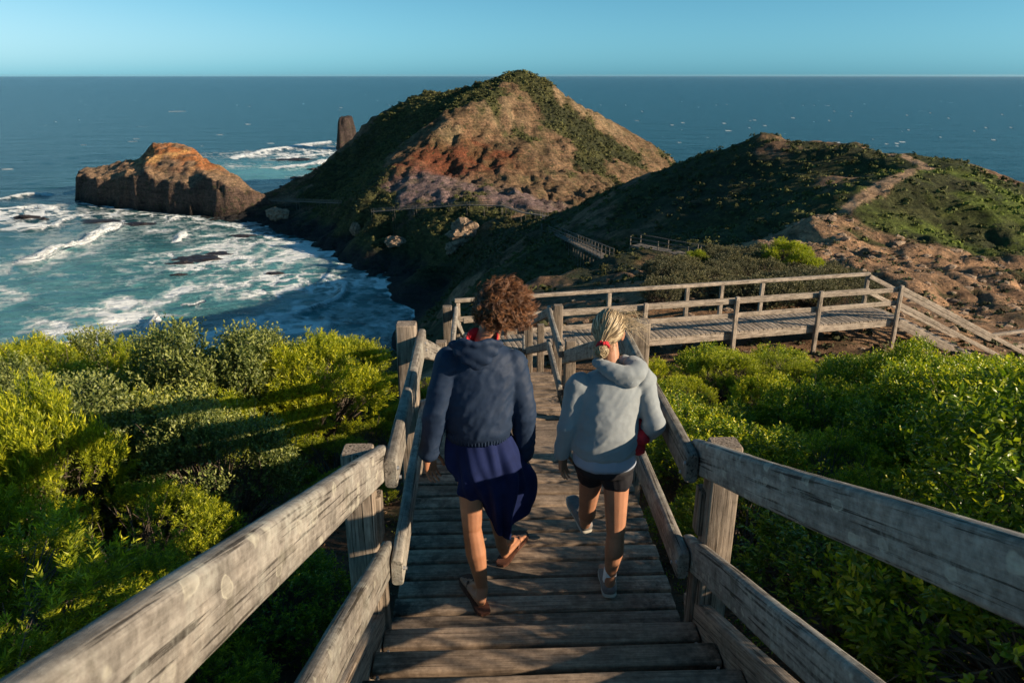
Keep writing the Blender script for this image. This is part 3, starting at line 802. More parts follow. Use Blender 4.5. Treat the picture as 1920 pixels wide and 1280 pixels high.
def planks(name, items, w, h, mat, parent, gap=0.008):
    """many planks in one mesh; items = list of (p0, p1, width); local X runs along the planks"""
    p0, p1, _ = items[0]
    x = (Vector(p1) - Vector(p0)).normalized(); y = Vector((0, 0, 1)).cross(x).normalized(); z = x.cross(y)
    M = Matrix(((x.x, y.x, z.x, p0[0]), (x.y, y.y, z.y, p0[1]), (x.z, y.z, z.z, p0[2]), (0, 0, 0, 1)))
    Mi = M.inverted()
    VV, FF, RR, EE = [], [], [], []
    off = 0
    for i, (a, b, pw) in enumerate(items):
        a, b = Mi @ Vector(a), Mi @ Vector(b)
        L = (b - a).length
        V_, F_, n = board_geo(L, pw - gap, h, 0.007, 0.4, i + 5, 0.0012, 0.008, 2)
        tilt = (random.random() - 0.5) * 0.012
        V_ = V_ + np.array([a.x + (random.random() - 0.5) * 0.012, a.y, a.z + (random.random() - .5) * 0.003])
        VV.append(V_)
        FF += [tuple(q + off for q in f) for f in F_] + [tuple(off + q for q in range(n))[::-1], tuple(off + q for q in range(len(V_) - n, len(V_)))]
        RR.append(np.full(len(V_), random.random()))
        off += len(V_)
    V_ = np.concatenate(VV)
    me = bpy.data.meshes.new(name)
    me.from_pydata([tuple(v) for v in V_], [], [f[::-1] for f in FF])
    me.polygons.foreach_set('use_smooth', [len(f) == 4 for f in FF])
    me.update()
    add_attr(me, 'rnd', np.concatenate(RR))
    add_attr(me, 'edge', edge_attr(V_[:, 0], V_[:, 0].max()))
    o = link(name, me, mat, parent)
    o.matrix_basis = Matrix.Translation(-parent.location) @ M
    return o
def edge_attr(x, L):
    return np.clip(1 - np.minimum(x, L - x) / 0.35, 0, 1) ** 1.2
def bolt(p, parent, axis=(1, 0, 0), r=0.011):
    bm = bmesh.new()
    bmesh.ops.create_cone(bm, cap_ends=True, segments=12, radius1=r, radius2=r * 0.75, depth=0.012)
    me = bpy.data.meshes.new('bolt'); bm.to_mesh(me); bm.free()
    o = link('bolt', me, BOLT_M, parent)
    o.rotation_euler = Vector(axis).to_track_quat('Z', 'Y').to_euler()
    o.location = Vector(p) - parent.location
    return o
random.seed(4)

# ------------------------------------------------------------------ the stairway the two people walk down
DE, DB, DT = 2.965, 5.06, 0.045       # deck start and end, board thickness
ST = thing('timber_stairway', 'grey weathered timber stairway and landing running down in front of the camera', 'stairway', (0, 3.1, -0.8))
HWD = 0.755
gA, rA = 0.31, 0.145
def tread(y0, y1, z, hw=HWD, th=0.045):
    o = board('tread', (-hw, (y0 + y1) / 2, z - th / 2), (hw, (y0 + y1) / 2, z - th / 2), y1 - y0, th, DECK_M, ST, r=0.014, seg_len=0.06, wob=0.0025, endr=0.008)
    me = o.data
    add_attr(me, 'edge', edge_attr(np.array([v.co.x for v in me.vertices]), 2 * hw))
    return o
for k in range(1, 9):                                   # upper flight, towards and under the camera
    z = k * rA
    y1 = DE - (k - 1) * gA + 0.012
    tread(y1 - 0.128, y1, z); tread(y1 - gA - 0.02, y1 - 0.163, z)
planks('deck_boards', [((-HWD, y, -DT / 2), (HWD, y, -DT / 2), 0.1475) for y in np.arange(DE + 0.06, DB - 0.05, 0.1475)], 0.1475, DT, DECK_M, ST, gap=0.024)
gB = (8.95 - DB) / 11; rB = 1.6 / 11
for k in range(1, 11):                                  # second flight
    tread(DB + (k - 1) * gB - 0.03, DB + k * gB, -k * rB)
planks('deck_boards', [((-HWD, y, -1.6 - DT / 2), (HWD, y, -1.6 - DT / 2), 0.1475) for y in np.arange(8.99, 10.6, 0.1475)], 0.1475, DT, DECK_M, ST, gap=0.024)
nC_, gC = 16, (16.4 - 10.62) / 17
rC_ = 2.45 / 17
for k in range(1, 17):
    tread(10.62 + (k - 1) * gC - 0.03, 10.62 + k * gC, -1.6 - k * rC_)
for s in (-1, 1):                                       # stringers
    x = s * (HWD + 0.035)
    sw = 0.05
    board('stringer', (s * 0.80, 3.16, 0.015), (s * 0.80, 0.16, 0.015 + 3.0 * rA / gA), 0.07, 0.25, STR_M, ST, r=0.014)
    board('bearer', (s * (HWD - 0.06), DE, -0.16), (s * (HWD - 0.06), DB, -0.16), 0.07, 0.19, STR_M, ST)
    board('stringer', (s * (HWD - 0.02), DB, -0.17), (s * (HWD - 0.02), 8.95, -1.77), 0.05, 0.2, STR_M, ST)
    board('bearer', (s * (HWD - 0.06), 8.95, -1.76), (s * (HWD - 0.06), 10.6, -1.76), 0.07, 0.19, STR_M, ST)
    board('stringer', (s * (HWD - 0.02), 10.6, -1.78), (s * (HWD - 0.02), 16.4, -4.23), 0.05, 0.2, STR_M, ST)
def post(x, y, ztop, zbot, w=0.135, d=0.12, parent=ST, mat=POST_M, name='post', rz=0.0):
    o = board(name, (x, y, zbot), (x, y, ztop), w, d, mat, parent, r=0.012, up=(math.sin(rz), math.cos(rz), 0), seg_len=0.15, wob=0.002, endr=0.012)
    return o
RW, RH = 0.058, 0.165                                   # rail thickness, depth
def zA(y): return (DE - y) * rA / gA                    # pitch line of the upper flight
RT = 1.06                                               # rail top above the walking line
for s in (-1, 1):
    xi, xo = s * 0.690, s * 0.752                       # inner boards, outer boards
    y1, y2, y3, y4 = 3.02, 4.76, 8.9, 10.55
    for yy, zt, xq in ((y1, 1.10, .835), (y2, 1.12, .785), (y3, -0.48, .82), (y4, -0.52, .82)):
        post(s * xq, yy, zt, hh(s * 0.83, yy) - 0.2)
        post(s * 0.772, yy + 0.045, zt - 0.26, zt - 0.50, 0.05, 0.09, name='spacer_block')
        post(s * 0.772, yy + 0.045, zt - 0.66, zt - 1.25, 0.05, 0.09, name='spacer_block')
    post(s * 0.835, 0.55, 1.10 + 2.5 * 0.41, hh(s * 0.83, 0.6) - 0.2)
    post(s * 0.835, 14.0, -0.52 - 3.4 * rC_ / gC, hh(s * 0.8, 14) - 0.2)
    zt = RT - RH / 2
    # upper flight rails (outer line), deck rails (inner line)
    ya = -1.2
    for hz in (zt, zt - 0.53):
        board('handrail' if hz == zt else 'mid_rail', (xo, y1 + 0.14, hz - 0.02), (xo, ya, hz - 0.02 + (y1 + 0.14 - ya) * 0.41), RW, RH, RAIL_M, ST, r=0.019, seg_len=0.08)
        board('handrail' if hz == zt else 'mid_rail', (xi, y1 - 0.02, hz), (xi, y2 + 0.10, hz), RW, RH - 0.01, RAIL_M, ST, r=0.019, seg_len=0.08)
        sB = 1.6 / (8.95 - DB)
        board('handrail' if hz == zt else 'mid_rail', (xo, y2 - 0.02, hz + 0.01), (xo, y3 + 0.1, hz + 0.01 - (y3 + 0.1 - y2) * sB), RW, RH, RAIL_M, ST, r=0.019)
        board('handrail' if hz == zt else 'mid_rail', (xi, y3 - 0.1, hz - 1.6), (xi, y4 + 0.1, hz - 1.6), RW, RH - 0.02, RAIL_M, ST, r=0.019)
        if s == 1:
            board('handrail' if hz == zt else 'mid_rail', (xo - 0.05, y4, hz - 1.6), (0.50, 13.0, hz - 2.6), RW, RH - 0.03, RAIL_M, ST, r=0.019)
            board('handrail' if hz == zt else 'mid_rail', (0.44, 12.9, hz - 2.6), (0.70, 17.9, hz - 4.05), RW, RH - 0.03, RAIL_M, ST, r=0.019)
        else:
            board('handrail' if hz == zt else 'mid_rail', (xo, y4, hz - 1.6), (xo, 16.4, hz - 4.05), RW, RH - 0.03, RAIL_M, ST, r=0.019)
    for yy, zz in ((3.02, 1.0), (3.08, 0.92), (3.02, 0.46), (3.1, 0.40), (4.72, 0.99), (4.78, 0.92), (4.75, 0.45)):
        bolt((xi - s * (RW / 2 + 0.003), yy, zz), ST, (-s, 0, 0))
post(0.55, 12.95, -1.45, hh(0.5, 13) - 0.2, 0.11, 0.1)
post(0.80, 17.95, -2.95, hh(0.8, 18) - 0.3, 0.11, 0.1)
for yy, zz in ((DE - 0.15, rA), (DE - 0.46, 2 * rA)):
    for s in (-1, 1):
        bolt((s * (HWD - 0.03), yy, zz + 0.002), ST, (0, 0, 1), 0.009)

# ------------------------------------------------------------------ boardwalk crossing below
EZ = -4.05
def walkway(root, line, zf, width, mat, near=True, far=True, post_every=None, posts_near=None, posts_far=None, deckname='deck_boards', rail_h=0.95, legs=1.0, rw=0.05, rh=0.14, pw=0.11, plank=0.147, fine=True):
    """line = (p0, p1) near edge in plan, zf = (z0, z1) deck height at the ends; far edge lies to the left of the direction p0->p1"""
    (x0, y0), (x1, y1) = line
    L = math.hypot(x1 - x0, y1 - y0)
    ux, uy = (x1 - x0) / L, (y1 - y0) / L
    nx, ny = -uy, ux
    def P(s, t, dz=0): return (x0 + ux * s + nx * t, y0 + uy * s + ny * t, zf[0] + (zf[1] - zf[0]) * s / L + dz)
    it = [(P(s, 0, -0.022), P(s, width, -0.022), plank) for s in np.arange(plank / 2, L, plank)]
    planks(deckname, it, plank, 0.045, mat, root, gap=0.012 if fine else 0.03)
    for t in (0.03, width - 0.03):
        board('bearer', P(0, t, -0.14), P(L, t, -0.14), 0.06, 0.19, mat, root)
    rz = math.atan2(-uy, ux)
    for t, ok, ps in ((-0.08, near, posts_near), (width + 0.08, far, posts_far)):
        if not ok: continue
        sg = 1 if t > 0 else -1
        ps = ps if ps is not None else list(np.linspace(0.05, L - 0.05, max(2, int(L / (post_every or 3.0)) + 1)))
        for s in ps:
            q = P(s, t)
            board('post', (q[0], q[1], min(hh(q[0], q[1]) - 0.1, q[2] - 0.3)), (q[0], q[1], q[2] + rail_h + (0.08 if t < 0 else -0.03)), pw, pw * .85, mat, root, r=0.01, up=(nx, ny, 0))
        tr = t - sg * (pw / 2 + rw / 2 + 0.003) if t < 0 else t - sg * 0.0
        if t < 0:
            board('handrail', P(0, tr, rail_h - rh / 2), P(L, tr, rail_h - rh / 2), rw, rh, mat, root, r=0.015)
        else:
            board('handrail', P(0, tr, rail_h + 0.03), P(L, tr, rail_h + 0.03), rh * 0.85, rw + 0.05, mat, root, r=0.015)
        tm = t - sg * (pw / 2 + rw / 2 + 0.003)
        board('mid_rail', P(0, tm, rail_h * 0.5), P(L, tm, rail_h * 0.5), rw, rh, mat, root, r=0.015)
    return P, L
a_ = atz(870, 662, EZ); b_ = atz(1215, 641, EZ); c_ = atz(1683, 597, EZ)
dirE = (c_ - a_); dirE.z = 0; LE = dirE.length; dirE.normalize()
BW = thing('timber_boardwalk', 'long grey timber boardwalk with railings crossing below the stairway to the right', 'boardwalk', (a_.x, a_.y, EZ - 0.8))
def sof(px, z):                          # distance along the boardwalk's near edge seen at column px
    best = min((abs(( (CAM2 := (Vector((a_.x, a_.y, z)) + dirE * s) - CAM).dot(RGT) / CAM2.dot(FWD)) * FPX + 960 - px), s) for s in np.arange(-1, LE + 6, 0.02))
    return best[1]
PN = [sof(px, EZ + 0.4) for px in (985, 1206, 1377, 1532, 1681)]
PF = [0.1] + [sof(px, EZ + 0.6) + 0.1 for px in (1170, 1325, 1394, 1474)] + [LE - 0.05]
PE, _ = walkway(BW, ((a_.x, a_.y), (c_.x, c_.y)), (EZ, EZ), 1.38, FARW_M, posts_near=PN, posts_far=PF)
for s in (LE - 2.2, LE - 1.7, LE * 0.45, LE * 0.7):
    q = PE(s, 0.7)
    board('footing_post', (q[0], q[1], hh(q[0], q[1]) - 0.2), (q[0], q[1], EZ - 0.24), 0.14, 0.14, POST_M, BW)
# stairs at its right end going on down, then a lower deck
SL = thing('lower_stairs', 'timber steps with sloping rails at the right end of the boardwalk', 'stairs', (c_.x, c_.y, EZ - 1.2))
n_ = Vector((-dirE.y, dirE.x, 0))
run = 5.0; drop = 2.45
def PS(s, t, dz=0):
    q = c_ + dirE * s + n_ * t
    return (q.x, q.y, EZ - drop * s / run + dz)
for t in (-0.03, 1.41):
    board('stringer', PS(0, t, -0.12), PS(run, t, -0.12), 0.06, 0.26, FARW_M, SL)
for k in range(1, 16):
    s = k * run / 16
    board('tread', PS(s, 0.02, 0.02), PS(s, 1.36, 0.02), 0.28, 0.04, FARW_M, SL)
for t, sg in ((-0.10, -1), (1.48, 1)):
    for hz in (0.90, 0.42):
        board('handrail' if hz > .5 else 'mid_rail', PS(-0.05, t - sg * 0.09, hz), PS(run, t - sg * 0.09, hz), 0.05, 0.13, FARW_M, SL)
    for s in ((1.45, run) if t < 0 else (2.4, run)):
        q = PS(s, t)
        board('post', (q[0], q[1], hh(q[0], q[1]) - 0.3), (q[0], q[1], q[2] + 1.05), 0.12, 0.11, FARW_M, SL)
e_ = c_ + dirE * run
LD = thing('lower_deck', 'lower timber deck with a railing beyond the steps, half hidden by the right shrub', 'deck', (e_.x, e_.y, EZ - drop - 1))
q0, q1 = e_, e_ + dirE * 3.4 + n_ * 0.3
walkway(LD, ((q0.x, q0.y), (q1.x, q1.y)), (EZ - drop, EZ - drop), 1.5, FARW_M, posts_near=[0.1, 2.0, 3.3], posts_far=[0.1, 2.6])
for t in (0.0, 1.5):
    a = q1 + n_ * t; b = a + dirE * 3.5
    board('handrail', (a.x, a.y, EZ - drop + 0.9), (b.x, b.y, EZ - drop - 0.9), 0.05, 0.14, FARW_M, LD)

# far boardwalks on the hill, each built over the ground it follows
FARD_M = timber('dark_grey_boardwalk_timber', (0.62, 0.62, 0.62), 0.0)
def far_walk(label, pts, wid=1.3, every=2.6, lift=0.9, rail=0.95):
    P = [atd(*q) for q in pts]
    root = thing('distant_boardwalk', label, 'boardwalk', tuple(P[0]))
    for i, (a, b) in enumerate(zip(P[:-1], P[1:])):
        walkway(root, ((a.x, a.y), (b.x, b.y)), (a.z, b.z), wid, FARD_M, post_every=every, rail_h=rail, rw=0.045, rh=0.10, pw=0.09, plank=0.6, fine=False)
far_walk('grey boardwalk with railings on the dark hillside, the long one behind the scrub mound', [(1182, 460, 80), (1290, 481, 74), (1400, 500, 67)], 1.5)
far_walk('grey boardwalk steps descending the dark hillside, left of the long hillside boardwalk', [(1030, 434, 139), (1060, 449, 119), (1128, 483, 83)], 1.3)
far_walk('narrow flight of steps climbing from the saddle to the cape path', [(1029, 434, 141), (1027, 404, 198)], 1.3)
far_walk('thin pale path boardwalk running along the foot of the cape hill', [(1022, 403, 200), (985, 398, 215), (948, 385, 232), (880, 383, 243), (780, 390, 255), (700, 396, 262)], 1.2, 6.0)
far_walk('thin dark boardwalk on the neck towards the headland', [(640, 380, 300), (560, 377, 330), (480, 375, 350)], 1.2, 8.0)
# ------------------------------------------------------------------ shrubs: leaves on twigs over branching stems
def leaf_mat(name, c0, c1, c2, gloss=0.45, trans=0.35):
    m = NT(name)
    tone = m.n('Attribute', attribute_name='tone').outputs['Fac']
    rnd = m.n('ObjectInfo').outputs['Random']
    c = m.ramp(tone, [(0.0, c0), (0.55, c1), (1.0, c2)])
    c = m.mix(1.0, c, m.ramp(rnd, [(0.0, (0.78, 0.80, 0.8)), (0.5, (1, 1, 1)), (1.0, (1.2, 1.12, 0.9))]), 'MULTIPLY')
    m.set(Base_Color=c, Roughness=gloss)
    m.b.inputs['Specular IOR Level'].default_value = 0.35
    t = m.n('BsdfTranslucent')
    tc = m.mix(1.0, c, (1.25, 1.35, 0.55), 'MULTIPLY')
    m.l(tc, t.inputs[0])
    mx = m.n('MixShader'); mx.inputs[0].default_value = trans
    m.l(m.b, mx.inputs[1]); m.l(t, mx.inputs[2])
    m.l(mx, m.out.inputs[0])
    return m.m
LEAF = {
    'needle': leaf_mat('needle_leaves', (0.07, 0.105, 0.009), (0.22, 0.265, 0.012), (0.55, 0.53, 0.025), 0.5, 0.38),
    'oval': leaf_mat('oval_leaves', (0.055, 0.078, 0.022), (0.13, 0.165, 0.045), (0.34, 0.36, 0.10), 0.42, 0.28),
    'glossy': leaf_mat('glossy_leaves', (0.045, 0.095, 0.011), (0.15, 0.23, 0.016), (0.50, 0.48, 0.025), 0.32, 0.35),
    'dull': leaf_mat('dull_scrub_leaves', (0.05, 0.055, 0.03), (0.10, 0.10, 0.055), (0.2, 0.18, 0.10), 0.7, 0.15),
}
bk = NT('bark'); g = bk.obj()
nb_ = bk.noise(bk.mapping(g, (1, 1, 0.3)), 22, 6, 0.65)
bk.set(Base_Color=bk.ramp(nb_, [(0.3, (0.045, 0.033, 0.026)), (0.7, (0.17, 0.13, 0.10))]), Roughness=0.9)
bk.l(bk.bump(nb_, 0.6, 0.01), bk.b.inputs['Normal'])
BARK_M = bk.m

def leaf_mesh(name, pos, dirs, length, width, tone, seed, fold=0.25):
    """leaves as folded pairs of quads; pos, dirs (n,3)"""
    rng = np.random.RandomState(seed)
    n = len(pos)
    d = dirs / (np.linalg.norm(dirs, axis=1)[:, None] + 1e-9)
    r = rng.normal(size=(n, 3))
    s = np.cross(d, r); s /= np.linalg.norm(s, axis=1)[:, None] + 1e-9
    u = np.cross(s, d)
    L = length * (0.7 + 0.6 * rng.rand(n))[:, None]; W_ = width * (0.75 + 0.5 * rng.rand(n))[:, None]
    base = pos; tip = pos + d * L + u * L * 0.10
    mid = pos + d * L * 0.55 - u * W_ * fold
    l1 = pos + d * L * 0.50 + s * W_ * 0.5 + u * W_ * 0.1; r1 = pos + d * L * 0.50 - s * W_ * 0.5 + u * W_ * 0.1
    V_ = np.stack([base, l1, tip, r1, mid], 1)
    F0 = np.array([[0, 4, 1, 1], [4, 2, 1, 1], [0, 3, 4, 4], [4, 3, 2, 2]])[:, :3]
    F_ = (np.arange(n)[:, None, None] * 5 + F0[None]).reshape(-1, 3)
    me = mesh_np(name, V_.reshape(-1, 3), F_, smooth=True)
    add_attr(me, 'tone', np.repeat(tone, 5))
    return me
def thin_leaf_mesh(name, pos, dirs, length, width, tone, seed):
    rng = np.random.RandomState(seed)
    n = len(pos)
    d = dirs / (np.linalg.norm(dirs, axis=1)[:, None] + 1e-9)
    s = np.cross(d, rng.normal(size=(n, 3))); s /= np.linalg.norm(s, axis=1)[:, None] + 1e-9
    L = length * (0.7 + 0.6 * rng.rand(n))[:, None]; W_ = width * (0.75 + 0.5 * rng.rand(n))[:, None]
    V_ = np.stack([pos, pos + d * L * 0.45 + s * W_ * .5, pos + d * L, pos + d * L * 0.45 - s * W_ * .5], 1)
    me = mesh_np(name, V_.reshape(-1, 3), np.arange(n * 4).reshape(-1, 4), smooth=False)
    add_attr(me, 'tone', np.repeat(tone, 4))
    return me

def shrub_proto(kind, seed, R=0.75, H=1.1, twigs=1500, per=13, leaf=(0.030, 0.0055), open_=0.0, spike=0.10):
    rng = np.random.RandomState(seed)
    # lobed crown: clump centres on a dome
    ncl = 34
    cl = []
    for i in range(ncl):
        az, el = rng.rand() * 6.283, np.arcsin(rng.rand() ** 0.8)
        q = np.array([math.cos(az) * math.cos(el) * R * 0.78, math.sin(az) * math.cos(el) * R * 0.78, (0.30 + 0.62 * math.sin(el)) * H * 0.86])
        cl.append((q * (0.85 + 0.25 * rng.rand()), (0.11 + 0.12 * rng.rand()) * R / 0.75))
    cen = np.array([c[0] for c in cl]); rad = np.array([c[1] for c in cl])
    idx = rng.choice(ncl, twigs, p=rad ** 2 / (rad ** 2).sum())
    dv = rng.normal(size=(twigs, 3)); dv[:, 2] += 0.35
    outw = cen[idx] - np.array([0, 0, 0.35 * H]); outw /= np.linalg.norm(outw, axis=1)[:, None]
    dv /= np.linalg.norm(dv, axis=1)[:, None]
    dv = dv + outw * 0.75; dv /= np.linalg.norm(dv, axis=1)[:, None]
    rr_ = rad[idx] * (0.55 + 0.5 * rng.rand(twigs) ** 0.6)
    tipp = cen[idx] + dv * rr_[:, None] * np.array([1, 1, 0.9])
    tdir = dv * 0.7 + np.array([0, 0, 0.75]) + rng.normal(size=(twigs, 3)) * 0.22
    tdir /= np.linalg.norm(tdir, axis=1)[:, None]
    tlen = spike * (0.6 + 0.8 * rng.rand(twigs))
    tw_tone = 0.30 + 0.35 * rng.rand(twigs)
    # leaves along each twig
    k = np.tile(np.linspace(0.0, 1.0, per), twigs)
    ti = np.repeat(np.arange(twigs), per)
    pos = tipp[ti] + tdir[ti] * (tlen[ti] * k)[:, None]
    az = rng.rand(len(ti)) * 6.283
    a_ = np.cross(tdir, np.array([0.13, 0.31, 0.94])); a_ /= np.linalg.norm(a_, axis=1)[:, None]
    b2 = np.cross(tdir, a_)
    side = a_[ti] * np.cos(az)[:, None] + b2[ti] * np.sin(az)[:, None]
    up_ = 0.55 + 0.6 * k if kind == 'needle' else 0.35 + 0.55 * k
    ld = side + tdir[ti] * up_[:, None]
    tone = np.clip(tw_tone[ti] * 0.8 + 0.45 * (k ** 3) + 0.12 * rng.normal(size=len(ti)), 0, 1)
    if kind == 'needle':
        fm = thin_leaf_mesh('foliage', pos, ld, leaf[0], leaf[1], tone, seed)
    else:
        fm = leaf_mesh('foliage', pos, ld, leaf[0], leaf[1], tone, seed)
    fm.materials.append(LEAF[kind])
    # stems from the base to the clumps, twiglets on them
    paths = []
    for c_, r_ in cl:
        b0 = np.array([rng.normal() * 0.05, rng.normal() * 0.05, -0.15])
        m1 = c_ * np.array([0.35, 0.35, 0.45]) + rng.normal(size=3) * 0.05
        t = np.linspace(0, 1, 7)[:, None]
        P = b0 * (1 - t) ** 2 + 2 * m1 * t * (1 - t) + c_ * t ** 2 + rng.normal(size=(7, 3)) * 0.012
        paths.append((P, np.linspace(0.020, 0.005, 7)))
        for _ in range(7):
            e = c_ + rng.normal(size=3) * r_ * 0.6
            s0 = P[rng.randint(3, 6)]
            paths.append((np.stack([s0, (s0 + e) / 2 + rng.normal(size=3) * 0.02, e]), [0.005, 0.004, 0.002]))
    sm_ = tubes('stems', paths, 4)
    sm_.materials.append(BARK_M)
    return fm, sm_
PR = {
    'needle': [shrub_proto('needle', 1, 0.72, 1.1, 1500, 22, (0.036, 0.0075), spike=0.10), shrub_proto('needle', 2, 0.8, 1.0, 1500, 22, (0.036, 0.0075), spike=0.10)],
    'oval': [shrub_proto('oval', 3, 0.8, 1.1, 1500, 11, (0.036, 0.019), spike=0.15), shrub_proto('oval', 4, 0.75, 1.2, 1500, 11, (0.036, 0.019), spike=0.15)],
    'glossy': [shrub_proto('glossy', 5, 0.8, 1.15, 1300, 11, (0.042, 0.019), spike=0.15), shrub_proto('glossy', 6, 0.75, 1.1, 1300, 11, (0.042, 0.019), spike=0.15)],
    'dull': [shrub_proto('dull', 7, 0.8, 0.8, 700, 12, (0.045, 0.02), spike=0.12)],
}
def shrub(kind, x, y, s, hs, label, group, rz=None, zoff=0.0, v=None):
    f_, s_ = PR[kind][random.randrange(len(PR[kind])) if v is None else v]
    r = thing('shrub', label, 'shrub', (x, y, hh(x, y) + zoff - 0.02), group)
    r.rotation_euler = (random.uniform(-.08, .08), random.uniform(-.08, .08), random.random() * 6.28 if rz is None else rz)
    r.scale = (s, s, hs)
    for nm, me_ in (('foliage', f_), ('stems', s_)):
        o = bpy.data.objects.new(nm, me_); COL.objects.link(o); o.parent = r
    return r
random.seed(11)
def px_of(x, y, z):
    v = Vector((x, y, z)) - CAM
    D = v.dot(FWD)
    return 960 + v.dot(RGT) / D * FPX if D > .3 else -9999, 640 - v.dot(UPV) / D * FPX if D > .3 else 9999
LK = {'needle': 'yellow-green needle-leaved shrub', 'oval': 'grey-green oval-leaved shrub', 'glossy': 'fresh green glossy shrub'}
def szw(s): return 'small ' if s < 0.85 else ('big ' if s > 1.12 else '')
def where_left(px, py, y, edge):
    if y > 11: return 'in the row against the sea, ' + ('far left' if px < 250 else 'middle of the row' if px < 500 else 'nearest the stairway')
    if edge < 1.2: return 'under the near left handrail' if y < 3 else ('beside the left landing posts' if y < 6 else 'left of the lower flight')
    if py > 1150: return 'at the bottom left corner'
    if px < 180: return 'at the left edge, halfway down the slope' if py < 900 else 'at the left edge, near the handrail'
    if py < 770: return 'just in front of the row against the sea'
    if px < 420: return 'in the left part of the slope' if py < 930 else 'low on the left behind the handrail'
    return 'in the middle of the left slope' if py < 860 else 'behind the top of the near left handrail'
def where_right(px, py, y, edge, warm):
    if edge < 1.1: return 'beside the right landing rail' if y < 5.5 else 'right of the lower flight'
    if warm: return 'in the front of the boardwalk' .replace('in the', 'in') if y > 11 else ('between the lower flight and the boardwalk' if y > 7 else 'behind the right landing post')
    if px > 1920: return 'outside the right edge'
    if py < 760: return 'against the boardwalk, ' + ('below its middle' if px < 1600 else 'below its right end')
    if py < 900: return 'in the middle of the right thicket' if px < 1650 else 'in the thicket at the right edge'
    return 'just above the near right handrail' if px < 1650 or py < 1050 else 'below the near right handrail'
sites = []
def try_site(x, y, mind):
    for q in sites:
        if (q[0] - x) ** 2 + (q[1] - y) ** 2 < mind * mind: return False
    sites.append((x, y)); return True
def cands(n, y0, y1, x0, x1):
    xs, ys = [], []
    for _ in range(n):
        ys.append(random.uniform(y0, y1)); xs.append(random.uniform(x0, x1))
    zs = land_h(np.array(xs), np.array(ys))
    return list(zip(xs, ys, zs.tolist()))
nshr = 0
# left slope
for x, y, zc in cands(9000, 0.2, 15.5, -15, -1.35):
    px, py = px_of(x, y, zc + 0.8)
    if not (-260 < px < 900) or py > 1750: continue
    edge = -x - 1.3
    if y > 4.5 and edge < 0.5 and y < 9: continue                     # strip of bare soil beside the steps
    if y < 4.5 and edge < 0.25: continue
    if 5.2 < y < 6.6 and -2.6 < x: continue
    if not try_site(x, y, (0.60 if edge < 1.2 else 0.72) + 0.040 * y): continue
    zn = float(fbm(np.array([x]), np.array([y]), 3.0, 3, 200)[0])
    if y > 10.0: kind = 'needle' if zn > -0.12 else 'oval'
    elif px < 330 and y < 4.2: kind = 'needle' if zn > -0.25 else 'oval'
    elif edge < 1.3: kind = 'glossy' if y < 6 else 'needle'
    else: kind = 'needle' if zn > 0.22 else 'oval'
    s = random.uniform(0.8, 1.2) * ((0.45 if edge < 0.6 else 0.75) if edge < 1.2 else 1.0) * (1.4 if y > 9 else 1.18)
    hs = s * random.uniform(0.75, 1.15) * (1.0 if edge > 1.2 else 0.75)
    where = where_left(px, py, y, edge)
    shrub(kind, x, y, s, hs, szw(s) + LK[kind] + ' ' + where, 'shrubs ' + where)
    nshr += 1
nleft = nshr
# right slope
for x, y, zc in cands(9000, 1.0, 17.0, 1.3, 12.5):
    px, py = px_of(x, y, zc + 0.7)
    if not (1050 < px < 2150) or py > 1650: continue
    edge = x - 1.3
    if edge < 0.55: continue
    if y < 3.4 and x < 2.3: continue                                   # bare shaded ground by the near rail
    if y > 14.6 - 0.18 * x and x < 4.8: continue                      # bare soil under the boardwalk
    ep = dirE.x * (y - a_.y) - dirE.y * (x - a_.x)
    if ep > -1.6: continue
    if not try_site(x, y, (0.60 if edge < 1.1 else 0.80) + 0.035 * y): continue
    zn = float(fbm(np.array([x]), np.array([y]), 3.0, 3, 210)[0])
    warm = (x < 1.3 + 0.42 * y and y > 4.5)
    kind = 'needle' if warm and zn > -0.35 else 'glossy'
    s = random.uniform(0.85, 1.15) * (1.35 if not warm else 1.05)
    hs = s * random.uniform(0.7, 1.2) * (0.62 if edge < 1.1 else (0.85 if warm else 0.98))
    lim = 668 if px > 1500 else 640
    while px_of(x, y, zc + 1.22 * hs)[1] < lim and hs > 0.35: hs *= 0.9
    if hs <= 0.36: continue
    s = min(s, hs * 1.7)
    where = where_right(px, py, y, edge, warm)
    shrub(kind, x, y, s, hs, szw(s) + LK[kind] + ' ' + where, 'shrubs ' + where)
    nshr += 1
# the tall thicket just out of the picture on the right, whose shade lies over the steps
for x, y, s, hs in ((3.75, 3.1, 1.1, 1.2), (3.8, 2.3, 1.1, 1.35), (3.9, 1.3, 1.0, 1.5), (3.9, -0.1, 1.2, 1.5)):
    shrub('glossy', x, y, s, hs, 'tall glossy green shrub at the right edge of the thicket', 'tall shrubs at the right edge', v=0)
# hero shrubs that can be picked out
p = atd(55, 800, 5.2)
def hero(px, py, d, kind, s, hs, label):
    p = atd(px, py, d)
    return shrub(kind, p.x, p.y, s, hs, label, None, v=0)
hero(40, 800, 5.4, 'needle', 1.0, 1.55, 'tall bright feathery shrub with bare grey stems at the left edge')
hero(50, 690, 12.0, 'needle', 1.5, 1.7, 'rounded yellow-green shrub standing highest against the sea at far left')
hero(210, 700, 12.5, 'oval', 1.6, 1.6, 'big dark rounded shrub against the sea, right of the far left yellow one')
hero(1715, 715, 11.5, 'glossy', 1.0, 1.25, 'upright glossy shrub rising in front of the lower steps on the right')
hero(1850, 720, 11.0, 'glossy', 1.2, 1.0, 'broad glossy shrub at the right edge hiding the lower deck')
shrub('needle', -1.22, 2.35, 0.42, 0.42, 'small bright tuft of heath beside the left stringer at the foot of the near rail', None, v=1)
